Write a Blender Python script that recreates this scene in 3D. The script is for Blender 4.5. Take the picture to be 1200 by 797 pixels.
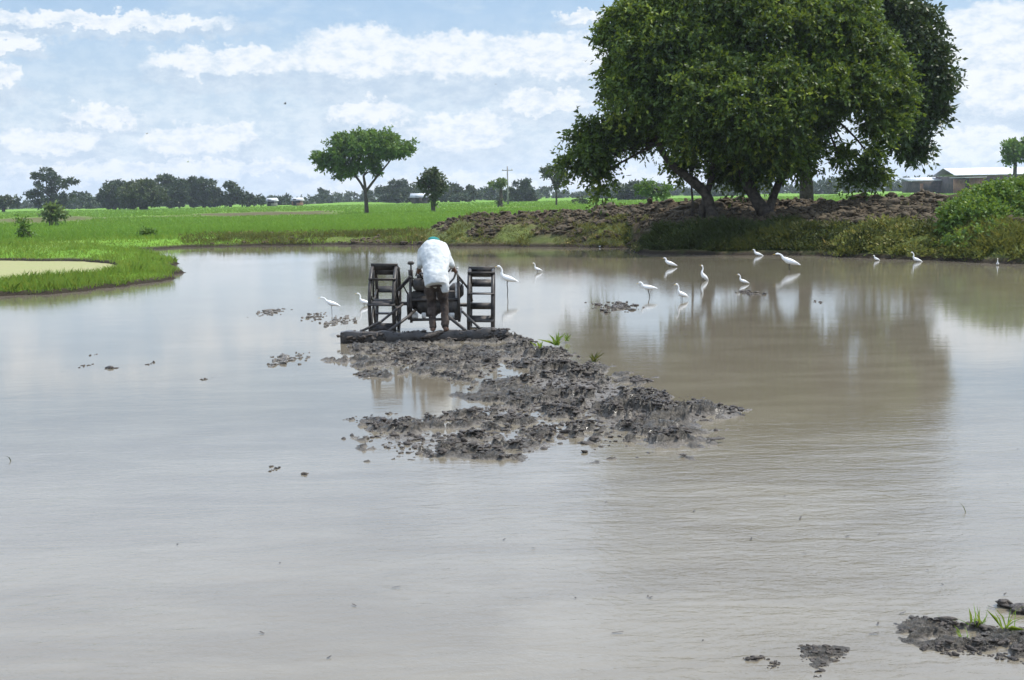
import bpy, math, random
import numpy as np
from mathutils import Matrix, Vector
R_ = math.radians
for o in list(bpy.data.objects): bpy.data.objects.remove(o)
S = bpy.context.scene
COL = S.collection
# ------------------------------------------------------------------ camera
CAMH, FPX, HOR, ROLL = 1.95, 1500.0, 229.0, R_(1.15)
PITCH = math.atan((398.5 - HOR) / FPX)
RC = Matrix.Rotation(R_(90) - PITCH, 3, 'X') @ Matrix.Rotation(-ROLL, 3, 'Z')
cd = bpy.data.cameras.new('camera'); cam = bpy.data.objects.new('camera', cd); COL.objects.link(cam)
cd.sensor_width = 36; cd.lens = 45; cd.clip_end = 9000; cd.clip_start = 0.1
cam.matrix_world = Matrix.Translation((0, 0, CAMH)) @ RC.to_4x4()
S.camera = cam
def ray(px, py): return RC @ Vector(((px - 600) / FPX, (398.5 - py) / FPX, -1))
def G(px, py, z=0.0):
    r = ray(px, py); t = (z - CAMH) / r.z
    return (r.x * t, r.y * t)
def P(px, py, d):
    r = ray(px, py); t = d / r.y
    return np.array((r.x * t, d, CAMH + r.z * t))
# ------------------------------------------------------------------ light
SUN_EL, SUN_AZ = R_(57), R_(78)         # azimuth clockwise from +Y (view direction) to the right
w = bpy.data.worlds.new('World'); S.world = w; w.use_nodes = True
sl = bpy.data.lights.new('sun', 'SUN'); so = bpy.data.objects.new('sun', sl); COL.objects.link(so)
sl.energy = 5.0; sl.angle = R_(0.5); sl.color = (1, .955, .88)
sd = Vector((math.sin(SUN_AZ) * math.cos(SUN_EL), math.cos(SUN_AZ) * math.cos(SUN_EL), math.sin(SUN_EL)))
so.rotation_euler = sd.to_track_quat('Z', 'Y').to_euler(); so.location = (20, 10, 60)
S.view_settings.view_transform = 'Standard'; S.view_settings.look = 'None'
S.view_settings.exposure = 0.13; S.view_settings.gamma = 1
S.render.engine = 'CYCLES'
# ---- node helper
class NT:
    def __init__(s, nt): s.nt = nt; s.n = nt.nodes; s.l = nt.links
    def new(s, t, **k):
        n = s.n.new(t)
        for a, b in k.items(): setattr(n, a, b)
        return n
    def put(s, v, sock):
        if isinstance(v, bpy.types.NodeSocket): s.l.new(v, sock)
        elif v is not None: sock.default_value = v
    def m(s, op, a, b=None, c=None, clamp=False):
        n = s.new('ShaderNodeMath', operation=op); n.use_clamp = clamp
        for i, v in enumerate((a, b, c)): s.put(v, n.inputs[i])
        return n.outputs[0]
    def ramp(s, v, a, b, lo=0., hi=1., mode='SMOOTHSTEP'):
        n = s.new('ShaderNodeMapRange'); n.interpolation_type = mode
        for i, x in enumerate((v, a, b, lo, hi)): s.put(x, n.inputs[i])
        return n.outputs[0]
    def noise(s, vec, scale, det=4, rough=.55, dist=0., out=0):
        n = s.new('ShaderNodeTexNoise'); s.put(vec, n.inputs['Vector'])
        n.inputs['Scale'].default_value = scale; n.inputs['Detail'].default_value = det
        n.inputs['Roughness'].default_value = rough; n.inputs['Distortion'].default_value = dist
        return n.outputs[out]
    def mix(s, f, a, b):
        n = s.new('ShaderNodeMix', data_type='RGBA')
        s.put(f, n.inputs[0]); s.put(a if not isinstance(a, tuple) else (*a, 1)[:4], n.inputs[6])
        s.put(b if not isinstance(b, tuple) else (*b, 1)[:4], n.inputs[7]); return n.outputs[2]
    def xyz(s, x, y, z=0.):
        n = s.new('ShaderNodeCombineXYZ')
        for i, v in enumerate((x, y, z)): s.put(v, n.inputs[i])
        return n.outputs[0]
    def scale(s, vec, sc):
        n = s.new('ShaderNodeVectorMath', operation='MULTIPLY'); s.put(vec, n.inputs[0]); n.inputs[1].default_value = sc
        return n.outputs[0]
# ---- world: Nishita sky with broken cumulus, laid out by direction
t = NT(w.node_tree); t.n.clear()
sky = t.new('ShaderNodeTexSky', sky_type='NISHITA'); sky.sun_disc = False
sky.sun_elevation = SUN_EL; sky.sun_rotation = SUN_AZ
sky.air_density = 1.0; sky.dust_density = 1.2; sky.ozone_density = 1.5
tc = t.new('ShaderNodeTexCoord'); sp = t.new('ShaderNodeSeparateXYZ'); t.l.new(tc.outputs['Generated'], sp.inputs[0])
az = t.m('MULTIPLY', t.m('ARCTAN2', sp.outputs[0], sp.outputs[1]), 57.2958)      # degrees
el = t.m('MULTIPLY', t.m('ARCSINE', sp.outputs[2]), 57.2958)
uv = t.xyz(az, el)
def deg(px, py):
    r = ray(px, py).normalized(); return math.degrees(math.atan2(r.x, r.y)), math.degrees(math.asin(r.z))
warp = t.noise(t.scale(uv, (.5, 1., 1)), 1.3, 7, .62)
warp2 = t.noise(t.scale(uv, (.5, 1., 1)), 1.3, 7, .62, out=1)
wx = t.new('ShaderNodeSeparateColor'); t.l.new(warp2, wx.inputs[0])
w2_ = t.noise(uv, 1.9, 6, .6, out=1); wy2 = t.new('ShaderNodeSeparateColor'); t.l.new(w2_, wy2.inputs[0])
az_ = t.m('ADD', az, t.m('MULTIPLY', t.m('SUBTRACT', wy2.outputs[0], .5), 1.5)); el_ = t.m('ADD', el, t.m('MULTIPLY', t.m('SUBTRACT', wy2.outputs[1], .5), 1.3))
AX = t.m('ADD', az_, t.m('MULTIPLY', t.m('SUBTRACT', wx.outputs[0], .5), 2.6))
EX = t.m('ADD', el_, t.m('MULTIPLY', t.m('SUBTRACT', wx.outputs[1], .5), 1.4))
# (px, py, rx px, ry px): cumulus heads; the top rim is white, the underside blue-grey
CL = [(265, 72, 95, 17), (420, 62, 80, 30), (540, 66, 120, 27), (650, 66, 80, 26), (430, 131, 52, 15), (540, 152, 62, 22),
      (120, 136, 42, 14), (120, 24, 150, 11), (8, 48, 40, 9), (0, 92, 30, 14), (270, 158, 32, 18), (215, 165, 45, 18), (60, 165, 60, 14),
      (640, 120, 60, 14), (1160, 40, 75, 36), (1190, 100, 80, 30), (600, 215, 260, 14), (200, 200, 200, 12), (1130, 170, 90, 20), (690, 20, 40, 8)]
field = None; under = None
for (cx, cy, rx, ry) in CL:
    a, e = deg(cx, cy); ra = rx / 26.2; re = ry / 26.2
    dx = t.m('DIVIDE', t.m('SUBTRACT', AX, a), ra); dy = t.m('DIVIDE', t.m('SUBTRACT', EX, e), re)
    f = t.m('SUBTRACT', 1., t.m('ADD', t.m('MULTIPLY', dx, dx), t.m('MULTIPLY', dy, dy)))
    lit = t.m('ADD', f, 0.)
    field = f if field is None else t.m('MAXIMUM', field, f)
    # grey veil under each head
    dy2 = t.m('DIVIDE', t.m('SUBTRACT', EX, e - re * .95), re * 1.15)
    g = t.m('SUBTRACT', 1., t.m('ADD', t.m('MULTIPLY', t.m('MULTIPLY', dx, dx), .72), t.m('MULTIPLY', dy2, dy2)))
    under = g if under is None else t.m('MAXIMUM', under, g)
cden = t.ramp(field, -.2, .5)
uden = t.m('MULTIPLY', t.ramp(under, -.4, .7), .62)
wisp = t.noise(t.scale(uv, (.14, .42, 1)), 1.0, 8, .6)
wden = t.m('MULTIPLY', t.ramp(wisp, .40, .68), .55)
# towards the horizon and in the cloudier sky overhead the veil thickens
veil = t.ramp(el, 9., 2., .15, .92)
high = t.m('MULTIPLY', t.ramp(el, 8.8, 15.), t.ramp(t.noise(t.scale(uv, (.06, .12, 1)), 1.0, 7, .6), .36, .56, .55, .97))
detail = t.noise(t.scale(uv, (.9, 1.6, 1)), 1.1, 7, .65)
K = 10.0  # the background strength is .1
def c(r, g, b): return (r * K, g * K, b * K)
veilc = t.mix(t.ramp(detail, .35, .65), c(.58, .70, .81), c(.76, .84, .90))
s0 = t.mix(.55, sky.outputs[0], c(.38, .62, .93))
s1 = t.mix(t.m('MAXIMUM', veil, wden), s0, veilc)
s2 = t.mix(uden, s1, t.mix(t.ramp(detail, .3, .7), c(.49, .60, .73), c(.66, .75, .84)))
whitec = t.mix(t.ramp(detail, .32, .58), c(.68, .77, .86), c(.93, .95, .97))
s3 = t.mix(t.m('MULTIPLY', cden, .82), s2, whitec)
hc = t.mix(t.ramp(t.noise(t.scale(uv, (.26, .42, 1)), 1.0, 7, .66), .38, .62), c(.66, .90, 1.32), c(1.40, 1.58, 1.92))
s4 = t.mix(high, s3, hc)
bg = t.new('ShaderNodeBackground'); bg.inputs[1].default_value = .1
t.l.new(s4, bg.inputs[0]); wo = t.new('ShaderNodeOutputWorld'); t.l.new(bg.outputs[0], wo.inputs[0])

# ------------------------------------------------------------------ helpers
def tag(o, label=None, cat=None, group=None, kind=None):
    if label: o['label'] = label
    if cat: o['category'] = cat
    if group: o['group'] = group
    if kind: o['kind'] = kind
    return o
def empty(name, loc=(0, 0, 0), rz=0.):
    o = bpy.data.objects.new(name, None); COL.objects.link(o); o.location = loc; o.rotation_euler = (0, 0, rz)
    o.empty_display_size = .2; return o
def mk(name, V, F, mat, parent=None, smooth=False, attrs=None, loc=None):
    """F: list of arrays (n,k)"""
    if not isinstance(F, list): F = [F]
    elif isinstance(F[0], tuple): F = [np.array(F)]
    F = [np.asarray(f, dtype=np.int32) for f in F if len(f)]
    V = np.asarray(V, dtype=np.float32)
    me = bpy.data.meshes.new(name)
    me.vertices.add(len(V)); me.vertices.foreach_set('co', V.ravel())
    nl = sum(f.size for f in F); npol = sum(len(f) for f in F)
    me.loops.add(nl); me.loops.foreach_set('vertex_index', np.concatenate([f.ravel() for f in F]))
    me.polygons.add(npol)
    tot = np.concatenate([np.full(len(f), f.shape[1]) for f in F]); st = np.concatenate([[0], np.cumsum(tot)[:-1]])
    me.polygons.foreach_set('loop_start', st.astype(np.int32)); me.polygons.foreach_set('loop_total', tot.astype(np.int32))
    if smooth: me.polygons.foreach_set('use_smooth', np.ones(npol, dtype=bool))
    me.update(calc_edges=True); me.validate()
    for k, v in (attrs or {}).items():
        a = me.attributes.new(k, 'FLOAT', 'POINT'); a.data.foreach_set('value', np.asarray(v, dtype=np.float32))
    o = bpy.data.objects.new(name, me); COL.objects.link(o)
    if mat: me.materials.append(mat)
    if parent: o.parent = parent
    if loc is not None: o.location = loc
    return o
class MB:
    def __init__(s): s.V = []; s.F = {}; s.n = 0
    def add(s, V, F):
        V = np.asarray(V, float); s.V.append(V)
        for f in F: s.F.setdefault(len(f), []).append([i + s.n for i in f])
        s.n += len(V); return s
    def build(s, name, mat, parent=None, smooth=False, loc=None):
        return mk(name, np.concatenate(s.V), [np.array(f) for f in s.F.values()], mat, parent, smooth, loc=loc)
    def box(s, c, d, rot=None, bev=0.):
        c = np.array(c, float); d = np.array(d, float) / 2
        if bev:
            pts = []
            b = min(bev, d.min() * .9)
            V = []; 
            for sz, zz in ((-1, 1), (-1, 0), (1, 0), (1, 1)):
                k = b if zz else 0.
                z = sz * (d[2] if zz else d[2] - b)
                for sx, sy, ax in ((-1, -1, 0), (1, -1, 0), (1, 1, 0), (-1, 1, 0)):
                    x, y = d[0] - k, d[1] - k
                    e = b * .6
                    if (sx, sy) == (-1, -1): V += [(-x, -y + e, z), (-x + e, -y, z)]
                    if (sx, sy) == (1, -1): V += [(x - e, -y, z), (x, -y + e, z)]
                    if (sx, sy) == (1, 1): V += [(x, y - e, z), (x - e, y, z)]
                    if (sx, sy) == (-1, 1): V += [(-x + e, y, z), (-x, y - e, z)]
            F = [tuple(range(7, -1, -1)), tuple(range(24, 32))]
            for r in range(3):
                for i in range(8): j = (i + 1) % 8; F.append((r * 8 + i, r * 8 + j, r * 8 + 8 + j, r * 8 + 8 + i))
            V = np.array(V)
        else:
            V = np.array([(x, y, z) for x in (-1, 1) for y in (-1, 1) for z in (-1, 1)]) * d
            F = [(0, 1, 3, 2), (4, 6, 7, 5), (0, 4, 5, 1), (2, 3, 7, 6), (0, 2, 6, 4), (1, 5, 7, 3)]
        if rot is not None: V = V @ np.array(rot).T
        return s.add(V + c, F)
    def tube(s, path, rad, n=8, ref=(1, 0, 0), closed=False):
        path = np.array(path, float); m = len(path)
        rad = [rad] * m if np.isscalar(rad) else rad
        rad = np.array([(r, r) if np.isscalar(r) else r for r in rad], float)
        ref = np.array(ref, float); V = []
        for i in range(m):
            a = path[(i - 1) % m] if closed else path[max(i - 1, 0)]
            b = path[(i + 1) % m] if closed else path[min(i + 1, m - 1)]
            tn = b - a; tn /= np.linalg.norm(tn) + 1e-9
            u = ref - tn * ref.dot(tn)
            if np.linalg.norm(u) < .15:
                r2 = np.array((0, 1., 0)) if abs(tn[1]) < .8 else np.array((0, 0, 1.)); u = r2 - tn * r2.dot(tn)
            u /= np.linalg.norm(u); v = np.cross(tn, u)
            for k in range(n):
                an = 2 * math.pi * k / n
                V.append(path[i] + u * math.cos(an) * rad[i][0] + v * math.sin(an) * rad[i][1])
        F = []
        for i in range(m if closed else m - 1):
            j = (i + 1) % m
            for k in range(n): l = (k + 1) % n; F.append((i * n + k, i * n + l, j * n + l, j * n + k))
        if not closed: F += [tuple(range(n - 1, -1, -1)), tuple(range((m - 1) * n, m * n))]
        return s.add(V, F)
# numpy value noise
def vn(x, y, seed=0):
    xi = np.floor(x).astype(np.int64); yi = np.floor(y).astype(np.int64); fx = x - xi; fy = y - yi
    fx = fx * fx * (3 - 2 * fx); fy = fy * fy * (3 - 2 * fy)
    def h(a, b):
        v = (a * 374761393 + b * 668265263 + seed * 982451653) & 0x7fffffff
        v = ((v ^ (v >> 13)) * 1274126177) & 0x7fffffff
        return ((v ^ (v >> 16)) & 0xffff) / 65535.
    return (h(xi, yi) * (1 - fx) + h(xi + 1, yi) * fx) * (1 - fy) + (h(xi, yi + 1) * (1 - fx) + h(xi + 1, yi + 1) * fx) * fy
def fbm(x, y, o=4, seed=0, g=.5):
    r = 0; a = 1; tt = 0
    for i in range(o): r = r + a * vn(x * 2 ** i + 17.3 * i, y * 2 ** i - 9.1 * i, seed + i); tt += a; a *= g
    return r / tt
def ss(x, a, b): tt = np.clip((x - a) / (b - a), 0, 1); return tt * tt * (3 - 2 * tt)
def sdist(poly, x, y):
    """positive outside"""
    P_ = np.array(poly); n = len(P_); d = np.full(x.shape, 1e9); ins = np.zeros(x.shape, bool)
    for i in range(n):
        a = P_[i]; b = P_[(i + 1) % n]; e = b - a
        wx_, wy_ = x - a[0], y - a[1]; tt = np.clip((wx_ * e[0] + wy_ * e[1]) / (e @ e + 1e-12), 0, 1)
        d = np.minimum(d, (wx_ - e[0] * tt) ** 2 + (wy_ - e[1] * tt) ** 2)
        c1 = (a[1] <= y) != (b[1] <= y)
        with np.errstate(divide='ignore', invalid='ignore'):
            xx = a[0] + (y - a[1]) * e[0] / (e[1] if e[1] != 0 else 1e-12)
        ins ^= c1 & (x < xx)
    return np.where(ins, -1, 1) * np.sqrt(d)
# ------------------------------------------------------------------ materials
def mat(name):
    m = bpy.data.materials.new(name); m.use_nodes = True; q = NT(m.node_tree); q.n.clear()
    q.out = q.new('ShaderNodeOutputMaterial'); q.pos = q.new('ShaderNodeNewGeometry').outputs['Position']
    q.obj = q.new('ShaderNodeTexCoord').outputs['Object']
    return m, q
def princ(q, col, rough=.6, spec=.5, metal=0., bump=None, bstr=.5, bdist=.02, ior=None):
    b = q.new('ShaderNodeBsdfPrincipled'); q.put((*col, 1) if isinstance(col, tuple) else col, b.inputs['Base Color'])
    q.put(rough, b.inputs['Roughness']); b.inputs['Specular IOR Level'].default_value = spec; q.put(metal, b.inputs['Metallic'])
    if ior: b.inputs['IOR'].default_value = ior
    if bump is not None:
        n = q.new('ShaderNodeBump'); n.inputs['Strength'].default_value = bstr; n.inputs['Distance'].default_value = bdist
        q.put(bump, n.inputs['Height']); q.l.new(n.outputs[0], b.inputs['Normal'])
    q.l.new(b.outputs[0], q.out.inputs[0]); return b
def attr(q, n): a = q.new('ShaderNodeAttribute', attribute_name=n); return a.outputs['Fac']
def leafmat(name, c1, c2, c3, trans=.4, rough=.5, spec=.35):
    """c1..c2 by per-leaf tone, c3 the occasional yellowish leaf"""
    m, q = mat(name); tone = attr(q, 'tone')
    col = q.mix(tone, c1, c2); col = q.mix(q.ramp(tone, .86, .98), col, c3)
    b = princ(q, col, rough, spec)
    tr = q.new('ShaderNodeBsdfTranslucent'); k = q.mix(.5, col, (c3[0] * 1.1, c3[1] * 1.15, c3[2] * .6)); q.l.new(k, tr.inputs[0])
    mx = q.new('ShaderNodeMixShader'); mx.inputs[0].default_value = trans
    q.l.new(b.outputs[0], mx.inputs[1]); q.l.new(tr.outputs[0], mx.inputs[2]); q.l.new(mx.outputs[0], q.out.inputs[0]); return m
def simple(name, c1, c2, scale=8., rough=.6, spec=.4, bstr=.3, bdist=.01, metal=0., rr=None):
    m, q = mat(name); n = q.noise(q.obj, scale, 6, .62); col = q.mix(q.ramp(n, .35, .65), c1, c2)
    princ(q, col, q.ramp(n, .3, .7, rr[0], rr[1]) if rr else rough, spec, metal, n, bstr, bdist); return m
M = {}
M['leaf_big'] = leafmat('leaf_big', (.024, .048, .009), (.094, .155, .020), (.24, .29, .04), .30)
M['leaf_dark'] = leafmat('leaf_dark', (.025, .045, .012), (.05, .075, .018), (.10, .12, .03), .18)
M['leaf_lone'] = leafmat('leaf_lone', (.06, .115, .02), (.12, .21, .035), (.18, .25, .05), .32)
M['leaf_far'] = leafmat('leaf_far', (.022, .040, .014), (.050, .075, .022), (.075, .095, .035), .15)
M['leaf_far_olive'] = leafmat('leaf_far_olive', (.04, .06, .018), (.075, .098, .03), (.10, .12, .04), .2)
M['leaf_pale'] = leafmat('leaf_pale', (.10, .15, .05), (.16, .22, .08), (.22, .26, .12), .35)
M['leaf_bush'] = leafmat('leaf_bush', (.06, .12, .02), (.13, .23, .035), (.25, .31, .05), .35)
M['grass'] = leafmat('grass_blades', (.11, .21, .022), (.20, .34, .045), (.34, .31, .11), .4, .6, .2)
M['rice'] = leafmat('rice_blades', (.115, .215, .028), (.17, .30, .045), (.27, .33, .09), .36, .6, .15)
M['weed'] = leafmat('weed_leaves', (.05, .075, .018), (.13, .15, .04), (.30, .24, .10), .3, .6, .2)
M['weed_painted_sun'] = leafmat('weed_leaves_painted_sun', (.075, .095, .02), (.15, .18, .04), (.32, .28, .10), .3, .6, .2)  # brighter copy of the weed leaves, sunlight put into the colour
M['weed_dark'] = leafmat('weed_leaves_dark', (.030, .048, .012), (.07, .095, .022), (.14, .13, .05), .3, .6, .2)  # darker copy, the tree's shade put into the colour; water stalks share it
M['bark'] = simple('bark', (.035, .028, .022), (.085, .07, .055), 6, .85, .2, .8, .03)
M['iron'] = simple('muddy_iron', (.018, .017, .016), (.07, .06, .052), 14, .5, .5, .4, .006, .3, (.35, .75))
M['paint'] = simple('worn_pale_paint', (.30, .30, .29), (.62, .61, .58), 20, .4, .5, .2, .003)
M['chrome'] = simple('worn_bright_metal', (.35, .35, .35), (.6, .6, .58), 20, .3, .5, .2, .003, .8)
M['wood_wet'] = simple('wet_muddy_wood', (.016, .013, .011), (.055, .046, .038), 9, .45, .5, .6, .012, 0, (.25, .7))
M['rubber'] = simple('black_rubber', (.012, .012, .012), (.03, .03, .03), 20, .6)
M['skin'] = simple('brown_skin', (.10, .055, .035), (.15, .085, .055), 9, .5, .4, .1, .003)
M['shirt'] = simple('white_shirt', (.40, .42, .42), (.56, .57, .56), 7, .85, .15, .5, .012)
M['trouser'] = simple('dusty_trousers', (.030, .024, .021), (.085, .066, .055), 8, .9, .15, .5, .012)
M['cap'] = simple('teal_cap', (.02, .16, .15), (.04, .24, .22), 8, .8, .2)
M['feather'] = simple('white_feather', (.72, .72, .70), (.82, .82, .80), 30, .75, .2, .3, .004)
M['beak'] = simple('yellow_beak', (.45, .30, .05), (.55, .38, .08), 20, .4)
M['leg'] = simple('dark_leg', (.02, .02, .018), (.04, .04, .03), 20, .5)
M['tin'] = simple('weathered_tin', (.38, .39, .40), (.58, .59, .60), 1.2, .6, .3, .2, .02, 0.)
M['brick'] = simple('raw_brick', (.20, .09, .055), (.32, .17, .11), 1.5, .85)
M['plaster'] = simple('pale_plaster', (.5, .47, .42), (.7, .68, .62), 1.5, .85)
M['darkwall'] = simple('dark_board', (.035, .03, .03), (.09, .07, .06), 1.2, .9)
M['opening'] = simple('dark_opening', (.01, .01, .01), (.02, .02, .02), 2, .9)
M['pole'] = simple('grey_pole', (.16, .15, .14), (.26, .25, .23), 2, .9)
M['plastic'] = simple('white_plastic', (.6, .62, .65), (.8, .8, .8), 9, .4)
M['bluebag'] = simple('blue_plastic', (.12, .22, .45), (.25, .35, .6), 9, .4)
M['birddark'] = simple('dark_feather', (.015, .015, .016), (.03, .03, .03), 20, .7)
# mud
def mudmat(name, ca, cb, r0, r1, sc=18.):
    m, q = mat(name); n = q.noise(q.pos, sc, 8, .65); n2 = q.noise(q.pos, sc * .22, 3, .5)
    col = q.mix(q.ramp(n, .35, .65), ca, cb); col = q.mix(q.ramp(n2, .4, .7, 0, .45), col, cb)
    princ(q, col, q.ramp(n2, .35, .6, r0, r1), .5, 0, n, .9, .03, 1.36); return m
m, q = mat('wet_mud'); M['mud'] = m
n = q.noise(q.pos, 22., 8, .7); n2 = q.noise(q.pos, 5., 4, .5); n4 = q.noise(q.pos, 90., 4, .7)
pale = q.mix(q.ramp(n, .35, .65), (.115, .100, .082), (.18, .16, .135)); dark = q.mix(q.ramp(n, .38, .66), (.032, .028, .021), (.105, .090, .070))
princ(q, q.mix(q.ramp(attr(q, 'lump'), .15, .6), pale, dark), q.ramp(n2, .35, .62, .10, .42), .5, 0, q.m('ADD', n, q.m('MULTIPLY', n4, .35)), 1., .03, 1.36)
M['clod'] = mudmat('mud_clod', (.035, .029, .024), (.085, .070, .057), .22, .7, 26.)
M['soil'] = mudmat('soil_clod', (.036, .027, .017), (.105, .080, .048), .85, .95, 6.)
# water
m, q = mat('muddy_water'); M['water'] = m
big = q.noise(q.scale(q.pos, (.16, .10, 1)), 1., 4, .5)
near = q.new('ShaderNodeVectorMath', operation='LENGTH'); q.l.new(q.pos, near.inputs[0])
w1 = q.noise(q.scale(q.pos, (1.0, 2.6, 1)), 1.7, 3, .5, .4)
w2 = q.noise(q.scale(q.pos, (1.0, 2.2, 1)), 7.5, 4, .6, .6)
w3 = q.noise(q.scale(q.pos, (1.0, 1.8, 1)), 26., 3, .6)
calm = q.ramp(near.outputs['Value'], 4.5, 13.5, 1., .10)
h = q.m('ADD', q.m('MULTIPLY', w1, .55), q.m('ADD', q.m('MULTIPLY', w2, .30), q.m('MULTIPLY', w3, .10)))
h = q.m('MULTIPLY', h, q.m('MULTIPLY', calm, q.ramp(big, .38, .6, .55, 1.1)))
cn = q.noise(q.scale(q.pos, (.5, 1.3, 1)), 1.1, 6, .6, .8)
col = q.mix(q.ramp(cn, .35, .7), (.143, .122, .088), (.180, .157, .116))
bw = princ(q, col, q.ramp(big, .35, .65, .02, .06), .5, 0, h, 1., .021, 1.42)
# duckweed water
m, q = mat('duckweed_water'); M['duckweed'] = m
n = q.noise(q.pos, 1.1, 6, .6); n2 = q.noise(q.pos, 9., 4, .6)
sx = q.new('ShaderNodeSeparateXYZ'); q.l.new(q.pos, sx.inputs[0])
# open water in the near left corner of the little pond
op = q.ramp(q.m('ADD', q.m('ADD', q.m('MULTIPLY', sx.outputs[1], -1.), q.m('MULTIPLY', sx.outputs[0], -.35)), q.m('MULTIPLY', n, 1.6)), -25.3, -24.6)
col = q.mix(q.ramp(n2, .3, .7), (.20, .215, .06), (.27, .27, .095)); col = q.mix(q.ramp(n, .3, .7, 0, .5), col, (.28, .235, .11))
col = q.mix(op, col, (.20, .19, .14)); princ(q, col, q.m('SUBTRACT', .7, q.m('MULTIPLY', op, .62)), .4, 0, n2, .3, .01)
# terrain
m, q = mat('field_ground'); M['ground'] = m
n1 = q.noise(q.scale(q.pos, (.25, 1., 1)), .22, 5, .6); n2 = q.noise(q.pos, 2.2, 6, .65); n3 = q.noise(q.pos, 9., 5, .7)
gr = q.mix(q.ramp(n1, .35, .65), (.115, .225, .024), (.17, .31, .036)); gr = q.mix(q.ramp(n2, .3, .75, 0, .5), gr, (.08, .15, .02))
so_ = q.mix(q.ramp(n2, .3, .7), (.040, .031, .020), (.11, .083, .052))
so_ = q.mix(q.ramp(n3, .5, .75, 0, .6), so_, (.17, .13, .095))
dr = q.mix(q.ramp(n2, .38, .62), (.075, .056, .036), (.105, .105, .036)); dr = q.mix(q.ramp(n3, .5, .7, 0, .6), dr, (.17, .14, .08))
sz_ = q.new('ShaderNodeSeparateXYZ'); q.l.new(q.pos, sz_.inputs[0]); so_ = q.mix(q.ramp(sz_.outputs[2], .14, .05), so_, (.030, .023, .017))
col = q.mix(attr(q, 'dry'), gr, dr); col = q.mix(attr(q, 'soil'), col, so_)
princ(q, col, .95, .1, 0, q.m('ADD', n2, n3), .8, .08)

# ------------------------------------------------------------------ pond outline and terrain
SH = [(0, 347), (60, 345), (120, 338), (180, 331), (205, 326), (208, 318), (203, 308), (185, 301), (163, 297), (161, 294), (215, 290),
      (277, 288.5), (330, 287.5), (400, 287), (470, 287.5), (540, 289), (620, 289), (680, 290), (735, 291), (745, 296), (790, 298.5),
      (850, 299), (950, 300), (1000, 302), (1100, 305), (1150, 309), (1200, 309.5), (1320, 312)]
POND = [(-9, 3.2), (-17, 8), (-22, 17), (-17, 27)] + [G(*p) for p in SH] + [(27, 25), (22, 10), (12, 3.2), (0, 2.6)]
WEED = [G(-260, 345), G(0, 338), G(67, 333), G(112, 327), G(138, 318), G(132, 310), G(100, 307), G(0, 306), G(-260, 306)]
us = np.array([(G(*p)[0] / G(*p)[1]) for p in SH[10:]]); ds = np.array([G(*p)[1] for p in SH[10:]])
CR = [(430, None, 6), (500, 268, 5), (530, 260, 4), (560, 253, 3.8), (600, 251, 3.5), (640, 253, 3.5), (700, 247, 4), (740, 243, 5), (790, 240, 5.5), (840, 237, 7),
      (900, 236, 7.5), (1000, 236, 7), (1080, 233, 6.5), (1130, 234, 6), (1200, 236, 6), (1320, 236, 6)]
cu, cdp, cz = [], [], []
for (px, py, off) in CR:
    u = (px - 600) / FPX * .99; sdp = np.interp(u, us, ds); d = sdp + off; cu.append(u); cdp.append(d)
    cz.append(.3 if py is None else float(P(px, py, d)[2]))
cu, cdp, cz = map(np.array, (cu, cdp, cz))
def terrain(x, y, full=False):
    s = sdist(POND, x, y); sw = sdist(WEED, x, y)
    s = s + (fbm(x * .9, y * .9, 3, 5) - .5) * .7 * ss(np.abs(y), 12, 20); s2 = np.minimum(s, sw + (fbm(x * 1.3, y * 1.3, 3, 8) - .5) * .4)
    base = np.where(s2 > 0, .10 * ss(s2, 0, .12) + .20 * ss(s2, .1, 2.2), -.6 * ss(-s2, 0, 1.6))
    base = base + np.where(s2 > .3, (fbm(x * .35, y * .35, 3, 3) - .5) * .12, 0)
    u = x / np.maximum(y, 1.); D = np.interp(u, us, ds); C = np.interp(u, cu, cdp); Z = np.interp(u, cu, cz)
    r = np.clip((y - D) / np.maximum(C - D, .1), 0, 1); f = np.where(y < C, r ** .8, 1 - ss(y - C, 0.3, 4.5))
    act = ss(u, -.09, -.045) * (y > 22) * (s > 0)
    lump = (fbm(x * 1.6, y * 1.6, 4, 11, .6) - .5)
    mound = act * f * np.maximum(Z - .3, 0)
    z = base + mound * ss(s, 0, .8) + act * f * (lump * .5 + (fbm(x * 4.2, y * 4.2, 3, 13, .6) - .5) * .34) * ss(Z, .4, 1.0)
    if not full: return z
    soil = np.clip(ss(.5 - s2, 0, .45) + act * np.maximum(ss(mound, .40, .7), .9 * ss(mound, .1, .3) * ss(fbm(x * .9, y * .9, 3, 24), .42, .56) * (u < .115)), 0, 1)
    # a thin brown edge with bare clods along the low bank on the left
    soil = np.maximum(soil, ss(fbm(x * .5, y * .9, 3, 21), .56, .66) * (s > 0) * ss(9 - s, 0, 3) * ss(u, -.26, -.18) * (1 - act) * (y > 30) * .9)
    dry = np.zeros_like(x)
    for (px, py, rx, ry, k) in ((310, 250.5, 105, 3., 1.), (50, 257, 70, 3.5, .9), (190, 254, 40, 1.5, .6), (50, 287, 75, 5, .35), (600, 243, 60, .8, .6), (260, 262, 200, 1.5, .25), (950, 232, 80, 1, .4)):
        gx, gy = G(px, py, .3); g2 = G(px, py - ry, .3)[1] - gy; gx2 = G(px + rx, py, .3)[0] - gx
        dry = np.maximum(dry, k * (1 - ss(np.hypot((x - gx - (y - gy) * gx / gy) / gx2, (y - gy) / max(g2, .5)) + (fbm(x * .2, y * .2, 3, 4) - .5) * .8, .5, 1.1)))
    dry = np.maximum(dry, .75 * (s > 0) * (1 - ss(s, 3, 9)) * (y > 30) * ss(u, -.22, -.12))
    return z, soil, dry, s2, act, mound
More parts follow.
